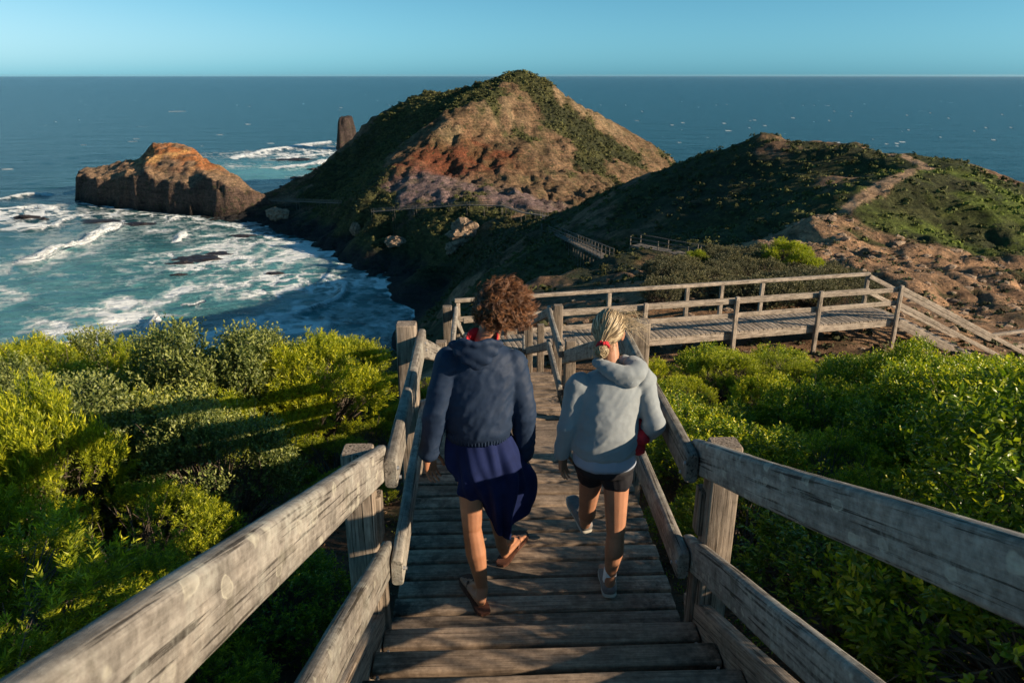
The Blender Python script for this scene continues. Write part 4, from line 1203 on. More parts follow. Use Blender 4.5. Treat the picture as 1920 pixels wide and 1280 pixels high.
# scrub beyond the boardwalk
for px, py, d, kind, s, lb in ((1470, 505, 33, 'needle', 1.7, 'bright yellow-green shrub behind the boardwalk rail, largest of the pair'), (1500, 512, 32, 'needle', 1.3, 'bright shrub just right of the largest one behind the rail'),
                               (1308, 498, 34, 'needle', 1.0, 'single small bright shrub on top of the grey scrub mound')):
    p = atd(px, py, d); shrub(kind, p.x, p.y, s, s, lb, None, v=0)
for i in range(48):
    px = random.uniform(1235, 1620); d = random.uniform(24, 37)
    p = atd(px, 530, d)
    shrub('dull', p.x, p.y, random.uniform(0.9, 1.5), random.uniform(0.8, 1.2), 'low grey-green shrub on the mound behind the boardwalk, ' + ('left end' if px < 1330 else 'middle' if px < 1450 else 'right end'), 'low shrubs on the mound behind the boardwalk')

# ------------------------------------------------------------------ heath on the hills (uncountable clumps) and litter under the shrubs
rng = np.random.RandomState(5)
def clump_stuff(name, pts, size, nq, cols, matname, flat=0.7):
    n = len(pts)
    c = np.repeat(pts, nq, 0); sz = np.repeat(size, nq)[:, None]
    dirn = rng.normal(size=(n * nq, 3)); dirn[:, 2] = np.abs(dirn[:, 2]); dirn /= np.linalg.norm(dirn, axis=1)[:, None]
    pos = c + dirn * sz * np.array([1, 1, flat]) * (0.5 + 0.5 * rng.rand(n * nq, 1))
    a_ = np.cross(dirn + rng.normal(size=dirn.shape) * 0.5, rng.normal(size=dirn.shape)); a_ /= np.linalg.norm(a_, axis=1)[:, None]
    b_ = np.cross(dirn, a_)
    q = sz * (0.22 + 0.18 * rng.rand(n * nq, 1))
    V_ = np.stack([pos - a_ * q, pos - b_ * q * .8, pos + a_ * q, pos + b_ * q * .8], 1).reshape(-1, 3)
    me = mesh_np(name, V_, np.arange(n * nq * 4).reshape(-1, 4), smooth=False)
    add_attr(me, 'Col', np.repeat(np.repeat(cols, nq, 0) * (0.75 + 0.5 * rng.rand(n * nq, 1)), 4, 0))
    m = NT(matname)
    m.set(Base_Color=m.n('Attribute', attribute_name='Col').outputs['Color'], Roughness=0.8)
    m.b.inputs['Specular IOR Level'].default_value = 0.15
    return tag(link(name, me, m.m), kind='stuff')
idx = np.argwhere((vegm > 0.35) & (rC > 24) & (rC < 460) & (Z > SEA_Z + 6))
wgt = (rC[idx[:, 0], idx[:, 1]] ** 1.1) * vegm[idx[:, 0], idx[:, 1]]
sel = idx[rng.choice(len(idx), 24000, p=wgt / wgt.sum())]
px_, py_, pz_ = X[sel[:, 0], sel[:, 1]], Y[sel[:, 0], sel[:, 1]], Z[sel[:, 0], sel[:, 1]]
gc = gcol[sel[:, 0], sel[:, 1]] * (1.0 + 0.8 * rng.rand(len(sel), 1)) + np.array([0.016, 0.014, 0.0])
sz = np.clip(0.26 + 0.0017 * rC[sel[:, 0], sel[:, 1]], 0.3, 0.9) * (0.6 + 0.8 * rng.rand(len(sel)))
jit = rng.normal(size=(len(sel), 2)) * 0.5
clump_stuff('heath', np.stack([px_ + jit[:, 0], py_ + jit[:, 1], pz_ - 0.1], 1), sz, 20, gc, 'distant_heath_leaves')
idx = np.argwhere((sandz > 0.3) & (rC > 20) & (rC < 90) & (vegm < 0.5))
sel = idx[rng.choice(len(idx), 1500)]
clump_stuff('slope_tussocks', np.stack([X[sel[:, 0], sel[:, 1]], Y[sel[:, 0], sel[:, 1]], Z[sel[:, 0], sel[:, 1]] - 0.05], 1), 0.12 + 0.3 * rng.rand(1500) ** 2, 16,
            np.array([0.06, 0.065, 0.03]) * (0.7 + 0.8 * rng.rand(1500, 1)), 'slope_tussock_leaves')
# stones scattered on the sandy slope
n = 1300
idx = np.argwhere((sandz > 0.25) & (rC > 20) & (rC < 120) & (vegm < 0.5) & (Z > SEA_Z + 5))
sel = idx[rng.choice(len(idx), n)]
P_ = np.stack([X[sel[:, 0], sel[:, 1]], Y[sel[:, 0], sel[:, 1]], Z[sel[:, 0], sel[:, 1]]], 1)
s_ = (0.05 + 0.0022 * rC[sel[:, 0], sel[:, 1]]) * (0.5 + rng.rand(n) ** 3 * 2)
bm = bmesh.new(); bmesh.ops.create_icosphere(bm, subdivisions=1, radius=1)
tv = np.array([v.co[:] for v in bm.verts]); tf = np.array([[v.index for v in f.verts] for f in bm.faces]); bm.free()
VV = (tv[None] * (0.7 + 0.6 * rng.rand(n, len(tv), 1))) * (s_[:, None, None] * np.array([1, 0.8, 0.6])) + P_[:, None]
me = mesh_np('loose_stones', VV.reshape(-1, 3), (tf[None] + (np.arange(n) * len(tv))[:, None, None]).reshape(-1, 3), smooth=False)
tag(link('loose_stones', me, rmat.m), kind='stuff')
# leaf litter and fallen twigs on the near ground
n = 9000
lx = np.concatenate([rng.uniform(0.8, 5.5, n // 2), rng.uniform(-6, -0.8, n // 2)]); ly = rng.uniform(0.3, 14, n)
lz = land_h(lx, ly)
me = leaf_mesh('leaf_litter', np.stack([lx, ly, lz + 0.012], 1), np.concatenate([rng.normal(size=(n, 2)), rng.normal(size=(n, 1)) * 0.15], 1), 0.04, 0.016, rng.rand(n), 8)
lm = leaf_mat('dry_litter', (0.06, 0.035, 0.02), (0.16, 0.09, 0.045), (0.34, 0.22, 0.12), 0.8, 0.1)
tag(link('leaf_litter', me, lm), kind='stuff')
paths = []
for i in range(420):
    x = rng.uniform(0.85, 4.5) if i % 2 else rng.uniform(-4.5, -0.85)
    y = rng.uniform(0.5, 8)
    a = rng.rand() * 6.28; L = rng.uniform(0.1, 0.55)
    t = np.linspace(0, 1, 5)
    X_ = x + np.cos(a) * L * t + rng.normal(size=5) * 0.012; Y_ = y + np.sin(a) * L * t + rng.normal(size=5) * 0.012
    paths.append((np.stack([X_, Y_, land_h(X_, Y_) + 0.02 + 0.06 * rng.rand() * t], 1), np.linspace(0.006, 0.002, 5) * rng.uniform(0.6, 1.5)))
o = link('fallen_twigs', tubes('fallen_twigs', paths, 4), BARK_M); tag(o, kind='stuff')
# low green sprouts on the shaded soil
ns = 500
sx_ = np.concatenate([rng.uniform(1.0, 4.5, ns // 2), rng.uniform(-4.5, -1.0, ns // 2)]); sy_ = rng.uniform(0.6, 9, ns)
szz = land_h(sx_, sy_)
k = 26
pos = np.repeat(np.stack([sx_, sy_, szz], 1), k, 0) + rng.normal(size=(ns * k, 3)) * np.array([0.06, 0.06, 0.03]) + np.array([0, 0, 0.03])
dd = rng.normal(size=(ns * k, 3)); dd[:, 2] = np.abs(dd[:, 2]) + 0.6
me = leaf_mesh('ground_sprouts', pos, dd, 0.032, 0.011, rng.rand(ns * k) * 0.8, 9)
tag(link('ground_sprouts', me, LEAF['glossy']), kind='stuff')
print('SHRUBS', nleft, nshr)
# ------------------------------------------------------------------ people
def mat_simple(name, col, rough=0.8, var=0.15, scale=8, bump=0.15, bscale=300, spec=0.3, sheen=0.0, sss=0.0):
    m = NT(name)
    g = m.obj()
    n_ = m.noise(g, scale, 5, 0.6)
    c = m.mix(1.0, (*col, 1), m.ramp(n_, [(0.3, (1 - var,) * 3), (0.7, (1 + var,) * 3)]), 'MULTIPLY')
    m.set(Base_Color=c, Roughness=rough)
    m.b.inputs['Specular IOR Level'].default_value = spec
    if sheen: m.b.inputs['Sheen Weight'].default_value = sheen
    if sss:
        m.b.inputs['Subsurface Weight'].default_value = sss
        m.b.inputs['Subsurface Radius'].default_value = (0.02, 0.008, 0.004)
        m.b.inputs['Subsurface Scale'].default_value = 0.6
    m.l(m.bump(m.noise(g, bscale, 3, 0.6), bump, 0.002), m.b.inputs['Normal'])
    return m.m
SKIN_M = mat_simple('skin_tanned', (0.33, 0.150, 0.082), 0.55, 0.14, 14, 0.12, 160, 0.35, sss=0.12)
SKINW_M = mat_simple('skin_fair_tan', (0.37, 0.178, 0.105), 0.55, 0.12, 14, 0.10, 160, 0.35, sss=0.12)
JACK_M = mat_simple('navy_jacket_cloth', (0.014, 0.027, 0.058), 0.65, 0.12, 20, 0.25, 260, 0.2)
SARO_M = mat_simple('indigo_skirt_cloth', (0.010, 0.017, 0.068), 0.8, 0.25, 9, 0.3, 420, 0.1, sheen=0.0)
HOOD_M = mat_simple('grey_blue_fleece', (0.225, 0.25, 0.27), 0.95, 0.10, 10, 0.35, 380, 0.15, sheen=0.3)
TEE_M = mat_simple('pale_tee_cloth', (0.27, 0.31, 0.40), 0.9, 0.08, 10, 0.2, 400, 0.15)
SHORT_M = mat_simple('black_shorts_cloth', (0.012, 0.012, 0.016), 0.65, 0.2, 12, 0.2, 300, 0.3)
RED_M = mat_simple('red_cloth', (0.42, 0.018, 0.030), 0.8, 0.15, 18, 0.2, 300, 0.3)
FLOP_M = mat_simple('brown_sandal_rubber', (0.085, 0.035, 0.022), 0.7, 0.2, 20, 0.2, 200, 0.3)
SHOE_M = mat_simple('grey_shoe_mesh', (0.16, 0.15, 0.15), 0.8, 0.2, 30, 0.4, 500, 0.3)
SOLE_M = mat_simple('pale_rubber_sole', (0.38, 0.36, 0.32), 0.7, 0.15, 20, 0.1, 200, 0.3)
SOCK_M = mat_simple('white_sock', (0.75, 0.77, 0.80), 0.9, 0.06, 20, 0.3, 400, 0.2)
def hair_mat(name, c0, c1, c2):
    m = NT(name)
    t = m.n('Attribute', attribute_name='tone').outputs['Fac']
    m.set(Base_Color=m.ramp(t, [(0.0, c0), (0.5, c1), (1.0, c2)]), Roughness=0.42)
    m.b.inputs['Specular IOR Level'].default_value = 0.5
    return m.m
HAIRB_M = hair_mat('brown_hair', (0.022, 0.009, 0.004), (0.095, 0.036, 0.013), (0.32, 0.135, 0.05))
HAIRY_M = hair_mat('blonde_hair', (0.13, 0.085, 0.045), (0.38, 0.28, 0.16), (0.72, 0.58, 0.38))

def bm_ell(bm, c, r, rot=None, sub=3):
    M = Matrix.Translation(Vector(c)) @ (rot.to_4x4() if rot is not None else Matrix()) @ Matrix.Diagonal((r[0], r[1], r[2], 1))
    bmesh.ops.create_icosphere(bm, subdivisions=sub, radius=1, matrix=M)
def bm_cap(bm, p0, p1, r0, r1, seg=14, squash=1.0, sqdir=None):
    """a limb piece: tapered, round at both ends; squash thins it along sqdir"""
    p0, p1 = Vector(p0), Vector(p1)
    z = (p1 - p0); L = z.length; z.normalize()
    x = Vector(sqdir) if sqdir is not None else Vector((0.31, 0.9, 0.2))
    x = (x - z * x.dot(z)).normalized(); y = z.cross(x)
    rings = []
    ts = [(-r0 * math.cos(a), r0 * math.sin(a)) for a in np.linspace(0.15, math.pi / 2, 5)] + [(L * t, r0 + (r1 - r0) * t) for t in (0.33, 0.66)] + [(L + r1 * math.sin(a), r1 * math.cos(a)) for a in np.linspace(0, math.pi / 2 - 0.15, 5)]
    for h_, r_ in ts:
        rings.append([bm.verts.new(p0 + z * h_ + x * (math.cos(a) * r_ * squash) + y * (math.sin(a) * r_)) for a in np.linspace(0, 2 * math.pi, seg, endpoint=False)])
    for a, b in zip(rings[:-1], rings[1:]):
        for i in range(seg):
            bm.faces.new((a[i], a[(i + 1) % seg], b[(i + 1) % seg], b[i]))
    bm.faces.new(rings[0][::-1]); bm.faces.new(rings[-1])
def bm_loft(bm, rings, seg=28):
    """rings: (centre, right vector * half width, forward vector * half depth)"""
    rr = []
    for c, a_, b_ in rings:
        rr.append([bm.verts.new(Vector(c) + Vector(a_) * math.cos(t) + Vector(b_) * math.sin(t)) for t in np.linspace(0, 2 * math.pi, seg, endpoint=False)])
    for a, b in zip(rr[:-1], rr[1:]):
        for i in range(seg):
            bm.faces.new((a[i], a[(i + 1) % seg], b[(i + 1) % seg], b[i]))
    bm.faces.new(rr[0][::-1]); bm.faces.new(rr[-1])
def remeshed(bm, voxel, smooth=4, disp=None, cut=None):
    bmesh.ops.recalc_face_normals(bm, faces=bm.faces)
    me = bpy.data.meshes.new('tmp'); bm.to_mesh(me); bm.free()
    ob = bpy.data.objects.new('tmp', me); COL.objects.link(ob)
    md = ob.modifiers.new('r', 'REMESH'); md.mode = 'VOXEL'; md.voxel_size = voxel
    if smooth:
        ms = ob.modifiers.new('s', 'SMOOTH'); ms.factor = 0.5; ms.iterations = smooth
    dg = bpy.context.evaluated_depsgraph_get()
    out = bpy.data.meshes.new_from_object(ob.evaluated_get(dg))
    bpy.data.objects.remove(ob); bpy.data.meshes.remove(me)
    if disp:
        out.update()
        ns_ = [v.normal.copy() for v in out.vertices]
        for v, n_ in zip(out.vertices, ns_):
            v.co += n_ * disp(v.co, n_)
    out.polygons.foreach_set('use_smooth', [True] * len(out.polygons))
    out.update()
    return out
def person_part(name, me, mat, root):
    me.name = name
    o = bpy.data.objects.new(name, me); COL.objects.link(o)
    me.materials.clear(); me.materials.append(mat)
    o.parent = root; o.location = -root.location
    return o
def wrinkle(amp, sc_, seed, axis=(0, 0, 1), k=2.2):
    ax = Vector(axis)
    off = Vector((seed * 5.1, seed * 2.7, seed * 9.3))
    def f(p, n_):
        q = p + ax * (p.dot(ax)) * (k - 1)
        w = mnoise.noise(q * 2.5 + off)
        v_ = 1 - abs(mnoise.noise((q + Vector((w, w, w)) * 0.08) * sc_ + off)) * 2.2
        v2 = 1 - abs(mnoise.noise((q + Vector((w, -w, w)) * 0.06) * sc_ * 2.1 + off * 2)) * 2.2
        return amp * (max(v_, -0.3) * 0.8 + max(v2, -0.3) * 0.35 - 0.3)
    return f

def hand(bm, wrist, dirv, back, thumb, size=1.0, curl=0.5, spread=0.10):
    """palm, four jointed fingers of their own lengths and a thumb from the side of the palm.
    dirv: down the hand; back: out of the back of the hand; thumb: towards the thumb side"""
    d = Vector(dirv).normalized(); t = Vector(thumb); t = (t - d * t.dot(d)).normalized(); b = d.cross(t).normalized()
    if b.dot(Vector(back)) < 0: b = -b
    w = Vector(wrist)
    s = size
    for k_ in (-1.0, -0.35, 0.35, 1.0):
        bm_cap(bm, w + t * k_ * 0.018 * s - d * 0.01, w + d * 0.078 * s + t * k_ * 0.030 * s, 0.0150 * s, 0.0130 * s, 10)
    lens = (0.078, 0.090, 0.083, 0.064)
    for i, L in enumerate(lens):
        k_ = (1.0, 0.36, -0.34, -1.0)[i]
        p = w + d * 0.080 * s + t * k_ * 0.030 * s
        dd = (d + t * k_ * spread).normalized()
        c_ = curl * (0.8 + 0.15 * i)
        r_ = 0.0088 * s * (1.0 if i < 3 else 0.88)
        for j, fr in enumerate((0.45, 0.30, 0.25)):
            ang = c_ * (0.35 + 0.35 * j)
            dd = (dd * math.cos(ang) - b * math.sin(ang)).normalized()
            q = p + dd * L * fr * s
            bm_cap(bm, p, q, r_, r_ * 0.92, 8)
            p, r_ = q, r_ * 0.92
    p = w + d * 0.022 * s + t * 0.026 * s
    for L, dv, r_ in ((0.040, d * 0.65 + t * 0.75 - b * 0.25, 0.013), (0.034, d * 0.9 + t * 0.35 - b * 0.3, 0.0105), (0.027, d + t * 0.05 - b * 0.3, 0.0095)):
        q = p + dv.normalized() * L * s
        bm_cap(bm, p, q, r_ * s, r_ * 0.9 * s, 8); p = q
def foot(bm, heel, toe, ankle, up=Vector((0, 0, 1)), size=1.0, bare=True, big=1):
    """heel and toe give the foot's line on its sole; big = side of the big toe (+1 right)"""
    h, t = Vector(heel), Vector(toe)
    f = (t - h).normalized(); r = f.cross(up).normalized(); u = r.cross(f).normalized()
    L = (t - h).length
    bm_cap(bm, h + f * 0.028 + u * 0.028, ankle, 0.028, 0.034, 12)
    bm_cap(bm, h + f * 0.025 + u * 0.024, h + f * L * 0.62 + u * 0.020, 0.026, 0.020, 12)
    for k_ in (-1, -0.35, 0.35, 1):
        bm_cap(bm, h + f * 0.05 + u * 0.026 + r * k_ * 0.012, h + f * L * 0.74 + u * 0.016 + r * k_ * 0.030, 0.020, 0.0135, 10)
    bm_cap(bm, Vector(ankle) + f * 0.01, h + f * L * 0.58 + u * 0.030, 0.030, 0.020, 12)
    if bare:
        for i in range(5):
            k_ = (i - 2) / 2 * big * -1
            Lt = (0.048, 0.042, 0.036, 0.030, 0.024)[i]; rt = (0.0125, 0.0088, 0.0084, 0.008, 0.0078)[i]
            p = h + f * (L * 0.76 - abs(i) * 0.004) + u * 0.013 - r * k_ * 0.033 * 1.0
            bm_cap(bm, p, p + (f + r * (-k_) * 0.08) * Lt, rt, rt * 0.92, 8)
def head(bm, c, f, u, s=1.0):
    """skull, jaw, nose, lips, brows, ears; f = facing, u = up"""
    f = Vector(f).normalized(); r = f.cross(Vector(u)).normalized(); u = r.cross(f).normalized()
    R3 = Matrix((r, f, u)).transposed()
    c = Vector(c)
    bm_ell(bm, c + u * 0.025 * s - f * 0.012 * s, (0.074 * s, 0.092 * s, 0.088 * s), R3)
    bm_ell(bm, c - u * 0.030 * s + f * 0.022 * s, (0.060 * s, 0.066 * s, 0.078 * s), R3)
    bm_ell(bm, c - u * 0.083 * s + f * 0.052 * s, (0.028 * s, 0.024 * s, 0.020 * s), R3)
    bm_cap(bm, c + f * 0.082 * s + u * 0.012 * s, c + f * 0.100 * s - u * 0.028 * s, 0.008 * s, 0.012 * s, 10)
    bm_ell(bm, c - u * 0.055 * s + f * 0.083 * s, (0.024 * s, 0.009 * s, 0.009 * s), R3)
    for k_ in (-1, 1):
        bm_ell(bm, c + u * 0.026 * s + f * 0.074 * s + r * k_ * 0.030 * s, (0.022 * s, 0.012 * s, 0.008 * s), R3)
        bm_ell(bm, c + u * 0.008 * s + f * 0.070 * s + r * k_ * 0.030 * s, (0.015 * s, 0.012 * s, 0.010 * s), R3)
        e = c + r * k_ * 0.078 * s - u * 0.004 * s - f * 0.004 * s
        tilt = Matrix.Rotation(k_ * -0.45, 3, u)
        bm_ell(bm, e + r * k_ * 0.004, (0.008 * s, 0.020 * s, 0.031 * s), tilt @ R3)
    return r, f, u
def fit_ring(c, hw, hd, fwd=HF, tilt=0.0):
    r = Vector((fwd.y, -fwd.x, 0)).normalized()
    return (c, r * hw, (Vector(fwd) + Vector((0, 0, tilt))) * hd)
# ---------------- man in the navy jacket
r0 = atz(905, 1110, 0.0)
MAN = thing('person', 'person in navy hooded jacket, long indigo skirt and sandals, with curly brown hair', 'person', (r0.x + 0.02, r0.y + 0.1, 0))
mS = {'L': atd(842, 676, 3.46), 'R': atd(962, 680, 3.50)}
mN0, mN1 = atd(903, 672, 3.50), atd(920, 618, 3.58)
mH = atd(925, 586, 3.60)
mf = Vector((0.42, 0.90, -0.12))
hipL, hipR = atd(882, 872, 3.42), atd(925, 872, 3.44)
kneeL, ankL = atd(885, 990, 3.34), atd(904, 1100, 3.33)
kneeR, ankR = atd(932, 935, 3.62), atd(940, 1020, 3.68)
elL, wrL = atd(818, 768, 3.40), atd(804, 848, 3.38)
elR, wrR = atd(984, 775, 3.46), atd(982, 850, 3.52)
bm = bmesh.new()
r_, f_, u_ = head(bm, mH, mf, (0.05, -0.05, 1), 1.07)
bm_cap(bm, mN0, mH - Vector((0, 0.01, 0.03)), 0.066, 0.056)
bm_loft(bm, [fit_ring(atd(903, 675, 3.50), 0.10, 0.08), fit_ring(atd(903, 690, 3.50), 0.17, 0.10), fit_ring(atd(903, 730, 3.50), 0.16, 0.11), fit_ring(atd(899, 800, 3.46), 0.13, 0.10), fit_ring(atd(898, 835, 3.44), 0.13, 0.10), fit_ring(atd(900, 865, 3.43), 0.12, 0.10)])
for S_, E_, W_ in ((mS['L'], elL, wrL), (mS['R'], elR, wrR)):
    bm_cap(bm, S_, E_, 0.045, 0.036); bm_cap(bm, E_, W_, 0.036, 0.024)
bm_cap(bm, hipL, kneeL + Vector((0, 0, 0.02)), 0.078, 0.052)
bm_cap(bm, kneeL, kneeL.lerp(ankL, 0.38) + Vector((0, -0.014, 0)), 0.050, 0.055); bm_cap(bm, kneeL.lerp(ankL, 0.38) + Vector((0, -0.014, 0)), ankL, 0.054, 0.031)
bm_cap(bm, hipR, kneeR, 0.078, 0.052); bm_cap(bm, kneeR, kneeR.lerp(ankR, 0.38) + Vector((0, -0.014, 0)), 0.050, 0.055); bm_cap(bm, kneeR.lerp(ankR, 0.38) + Vector((0, -0.014, 0)), ankR, 0.054, 0.031)
SZ_ = 0.022
hlL, toL = atz(905, 1139, SZ_), atz(876, 1082, SZ_)
hlR, toR = atz(943, 1049, SZ_), atz(977, 1000, SZ_)
foot(bm, hlL, toL, ankL, big=1); foot(bm, hlR, toR, ankR, big=-1)
hand(bm, wrL, (0.05, 0.12, -1), (-0.9, -0.45, 0), (0.55, 0.75, 0), 1.05, 0.45, 0.13)
hand(bm, wrR, (-0.02, 0.18, -1), (0.9, -0.4, 0), (-0.5, 0.8, 0), 1.05, 0.6)
person_part('body', remeshed(bm, 0.0052, 3), SKIN_M, MAN)
# jacket
def jw(p, n_):
    z_ = (p.z - 0.85) / 0.6
    return wrinkle(0.0085, 4.6, 3, (0.66, 0.1, -0.74), 2.3)(p, n_) * (1.0 if z_ < 0.8 else 0.4) + wrinkle(0.0028, 15, 21, (0.5, 0.2, -0.8), 1.7)(p, n_)
bm = bmesh.new()
bm_loft(bm, [fit_ring(atd(896, 815, 3.44), 0.150, 0.112), fit_ring(atd(897, 808, 3.44), 0.158, 0.122), fit_ring(atd(898, 794, 3.44), 0.170, 0.132), fit_ring(atd(899, 760, 3.45), 0.172, 0.130), fit_ring(atd(901, 725, 3.47), 0.182, 0.130), fit_ring(atd(902, 692, 3.48), 0.190, 0.118), fit_ring(atd(902, 672, 3.49), 0.180, 0.110), fit_ring(atd(903, 658, 3.50), 0.150, 0.10), fit_ring(atd(904, 648, 3.50), 0.10, 0.085), fit_ring(atd(906, 642, 3.51), 0.072, 0.07)])
for S_, E_, W_ in ((mS['L'], elL, wrL), (mS['R'], elR, wrR)):
    bm_cap(bm, S_, E_, 0.071, 0.062); bm_cap(bm, E_, W_ + (E_ - W_) * 0.02, 0.064, 0.050)
    bm_ell(bm, S_ + Vector((0, 0, -0.02)), (0.074, 0.078, 0.070))
jk = person_part('jacket', remeshed(bm, 0.007, 12, jw), JACK_M, MAN)
# hood: a soft pouch hanging from the neckline, open at the top
def sheet(name, rows, mat, root, thick=0.006, nu=40, nv=24, closed=False, disp=None):
    """rows of control points, interpolated smoothly both ways"""
    A_ = np.array([[tuple(q) for q in row] for row in rows])
    def cr(Pc, n, closed_):
        m_ = len(Pc)
        t = np.linspace(0, m_ if closed_ else m_ - 1, n, endpoint=not closed_)
        i = np.floor(t).astype(int); 
        if not closed_: i = np.minimum(i, m_ - 2)
        f = (t - i).reshape(-1, *([1] * (Pc.ndim - 1)))
        g_ = (lambda k: Pc[(i + k) % m_]) if closed_ else (lambda k: Pc[np.clip(i + k, 0, m_ - 1)])
        p0, p1, p2, p3 = g_(-1), g_(0), g_(1), g_(2)
        return 0.5 * ((2 * p1) + (-p0 + p2) * f + (2 * p0 - 5 * p1 + 4 * p2 - p3) * f ** 2 + (-p0 + 3 * p1 - 3 * p2 + p3) * f ** 3)
    B_ = cr(A_, nv, False)
    B_ = cr(B_.transpose(1, 0, 2), nu, closed)          # (nu, nv, 3)
    n1_ = B_.shape[0]
    if closed: B_ = np.concatenate([B_, B_[:1]], 0)
    if disp is not None: B_ = B_ + disp(B_)
    me = mesh_np(name, B_.reshape(-1, 3), grid_faces(B_.shape[0], B_.shape[1]))
    o = person_part(name, me, mat, root)
    md = o.modifiers.new('thickness', 'SOLIDIFY'); md.thickness = thick; md.offset = 0
    return o
def pouch(name, c, r, u, b, w, h, t, mat, root, seed, skew=0.0):
    """a hood lying on the back: b points out of the back"""
    bm = bmesh.new()
    c = Vector(c)
    for k_, (x, z, y, rr) in enumerate(((-0.82, 0.55, 0.1, 0.30), (-0.6, 0.1, 0.35, 0.34), (-0.3, -0.35, 0.5, 0.36), (0 + skew, -0.72, 0.5, 0.30), (0.3, -0.35, 0.5, 0.36), (0.6, 0.1, 0.35, 0.34), (0.82, 0.55, 0.1, 0.30), (0, 0.0, 0.45, 0.5), (-0.3, 0.25, 0.4, 0.42), (0.3, 0.25, 0.4, 0.42), (-0.5, 0.75, 0.35, 0.26), (0.5, 0.75, 0.35, 0.26), (0, 0.62, 0.75, 0.24), (-0.3, 0.70, 0.62, 0.24), (0.3, 0.70, 0.62, 0.24))):
        bm_ell(bm, c + r * (x * w) + u * (z * h) + b * (y * t), (rr * w * 0.95, rr * h * 0.7, rr * h * 0.95), None, 2)
    me = remeshed(bm, 0.006, 22, wrinkle(0.003, 5, seed, (0.7, 0.2, 0.6), 1.3))
    return person_part(name, me, mat, root)
bk_ = Vector((-0.02, -1, 0.15)).normalized()
pouch('hood', atd(893, 662, 3.37), RGT, Vector((0, 0, 1)), bk_, 0.125, 0.085, 0.055, JACK_M, MAN, 4)
# red collar: a standing band round the neck
rg = []
for dz, rr in ((-0.035, 0.080), (0.0, 0.074), (0.028, 0.074), (0.042, 0.079)):
    row = []
    for t in np.linspace(0, 2 * math.pi, 12, endpoint=False):
        c_ = atd(904, 647, 3.49)
        row.append(c_ + RGT * (math.cos(t) * rr) + HF * (math.sin(t) * rr * 0.9) + Vector((0, 0, dz + 0.022 * math.sin(t) + 0.012 * math.sin(3 * t + 1))))
    rg.append(row)
sheet('collar', rg, RED_M, MAN, 0.008, 60, 14, True)
# gathered hem band
bm = bmesh.new()
bm_loft(bm, [fit_ring(atd(896, 820, 3.44), 0.148, 0.110), fit_ring(atd(896, 816, 3.44), 0.160, 0.120), fit_ring(atd(896, 808, 3.44), 0.164, 0.124), fit_ring(atd(897, 802, 3.44), 0.157, 0.118)], 120)
me = remeshed(bm, 0.0045, 1, lambda p, n_: 0.0035 * math.sin(math.atan2(p.y - mN0.y, p.x - mN0.x) * 70) if abs(n_.z) < 0.8 else 0)
person_part('hem_band', me, JACK_M, MAN)
# cuffs
for W_, E_ in ((wrL, elL), (wrR, elR)):
    bm = bmesh.new(); d_ = (W_ - E_).normalized()
    bm_cap(bm, W_ - d_ * 0.03, W_ + d_ * 0.004, 0.052, 0.046)
    person_part('cuff', remeshed(bm, 0.005, 2, wrinkle(0.003, 30, 5, d_, 0.4)), JACK_M, MAN)
# skirt blown to the right
top = [(838, 818, 3.42), (862, 826, 3.36), (890, 829, 3.34), (922, 827, 3.35), (948, 822, 3.39), (958, 814, 3.46), (946, 804, 3.56), (905, 798, 3.58), (860, 802, 3.53)]
m1 = [(840, 868, 3.38), (868, 874, 3.31), (900, 882, 3.28), (935, 880, 3.30), (965, 872, 3.36), (984, 862, 3.46), (975, 850, 3.60), (915, 842, 3.66), (858, 842, 3.60)]
m2 = [(848, 892, 3.36), (878, 908, 3.30), (912, 928, 3.29), (944, 930, 3.34), (974, 915, 3.41), (996, 895, 3.50), (992, 880, 3.66), (930, 870, 3.74), (868, 862, 3.64)]
bot = [(857, 904, 3.37), (882, 938, 3.33), (918, 975, 3.38), (946, 1008, 3.48), (964, 990, 3.52), (990, 948, 3.58), (1000, 915, 3.74), (952, 905, 3.86), (884, 880, 3.70)]
def skd(B_):
    nu_, nv_ = B_.shape[:2]
    v = np.linspace(0, 1, nv_)[None, :]
    u = np.linspace(0, 2 * np.pi, nu_)[:, None]
    c_ = B_.mean(0, keepdims=True)
    out_ = B_ - c_; out_[..., 2] = 0
    out_ /= np.linalg.norm(out_, axis=2, keepdims=True) + 1e-9
    w = np.sin(u * 7 + v * 3.5 + np.sin(u * 3) * 1.2) * 0.8 + np.sin(u * 13 - v * 4 + 1.3) * 0.35 + np.sin(u * 4 + v * 6 + .5) * 0.7
    ev = 1 - np.cos(2 * np.pi * np.arange(nu_) / nu_)[:, None] * 0
    return out_ * (w * (0.004 + 0.017 * v ** 0.8) * ev)[..., None]
sheet('skirt', [[atd(*q) for q in row] for row in (top, m1, m2, bot)], SARO_M, MAN, 0.003, 260, 60, True, skd)
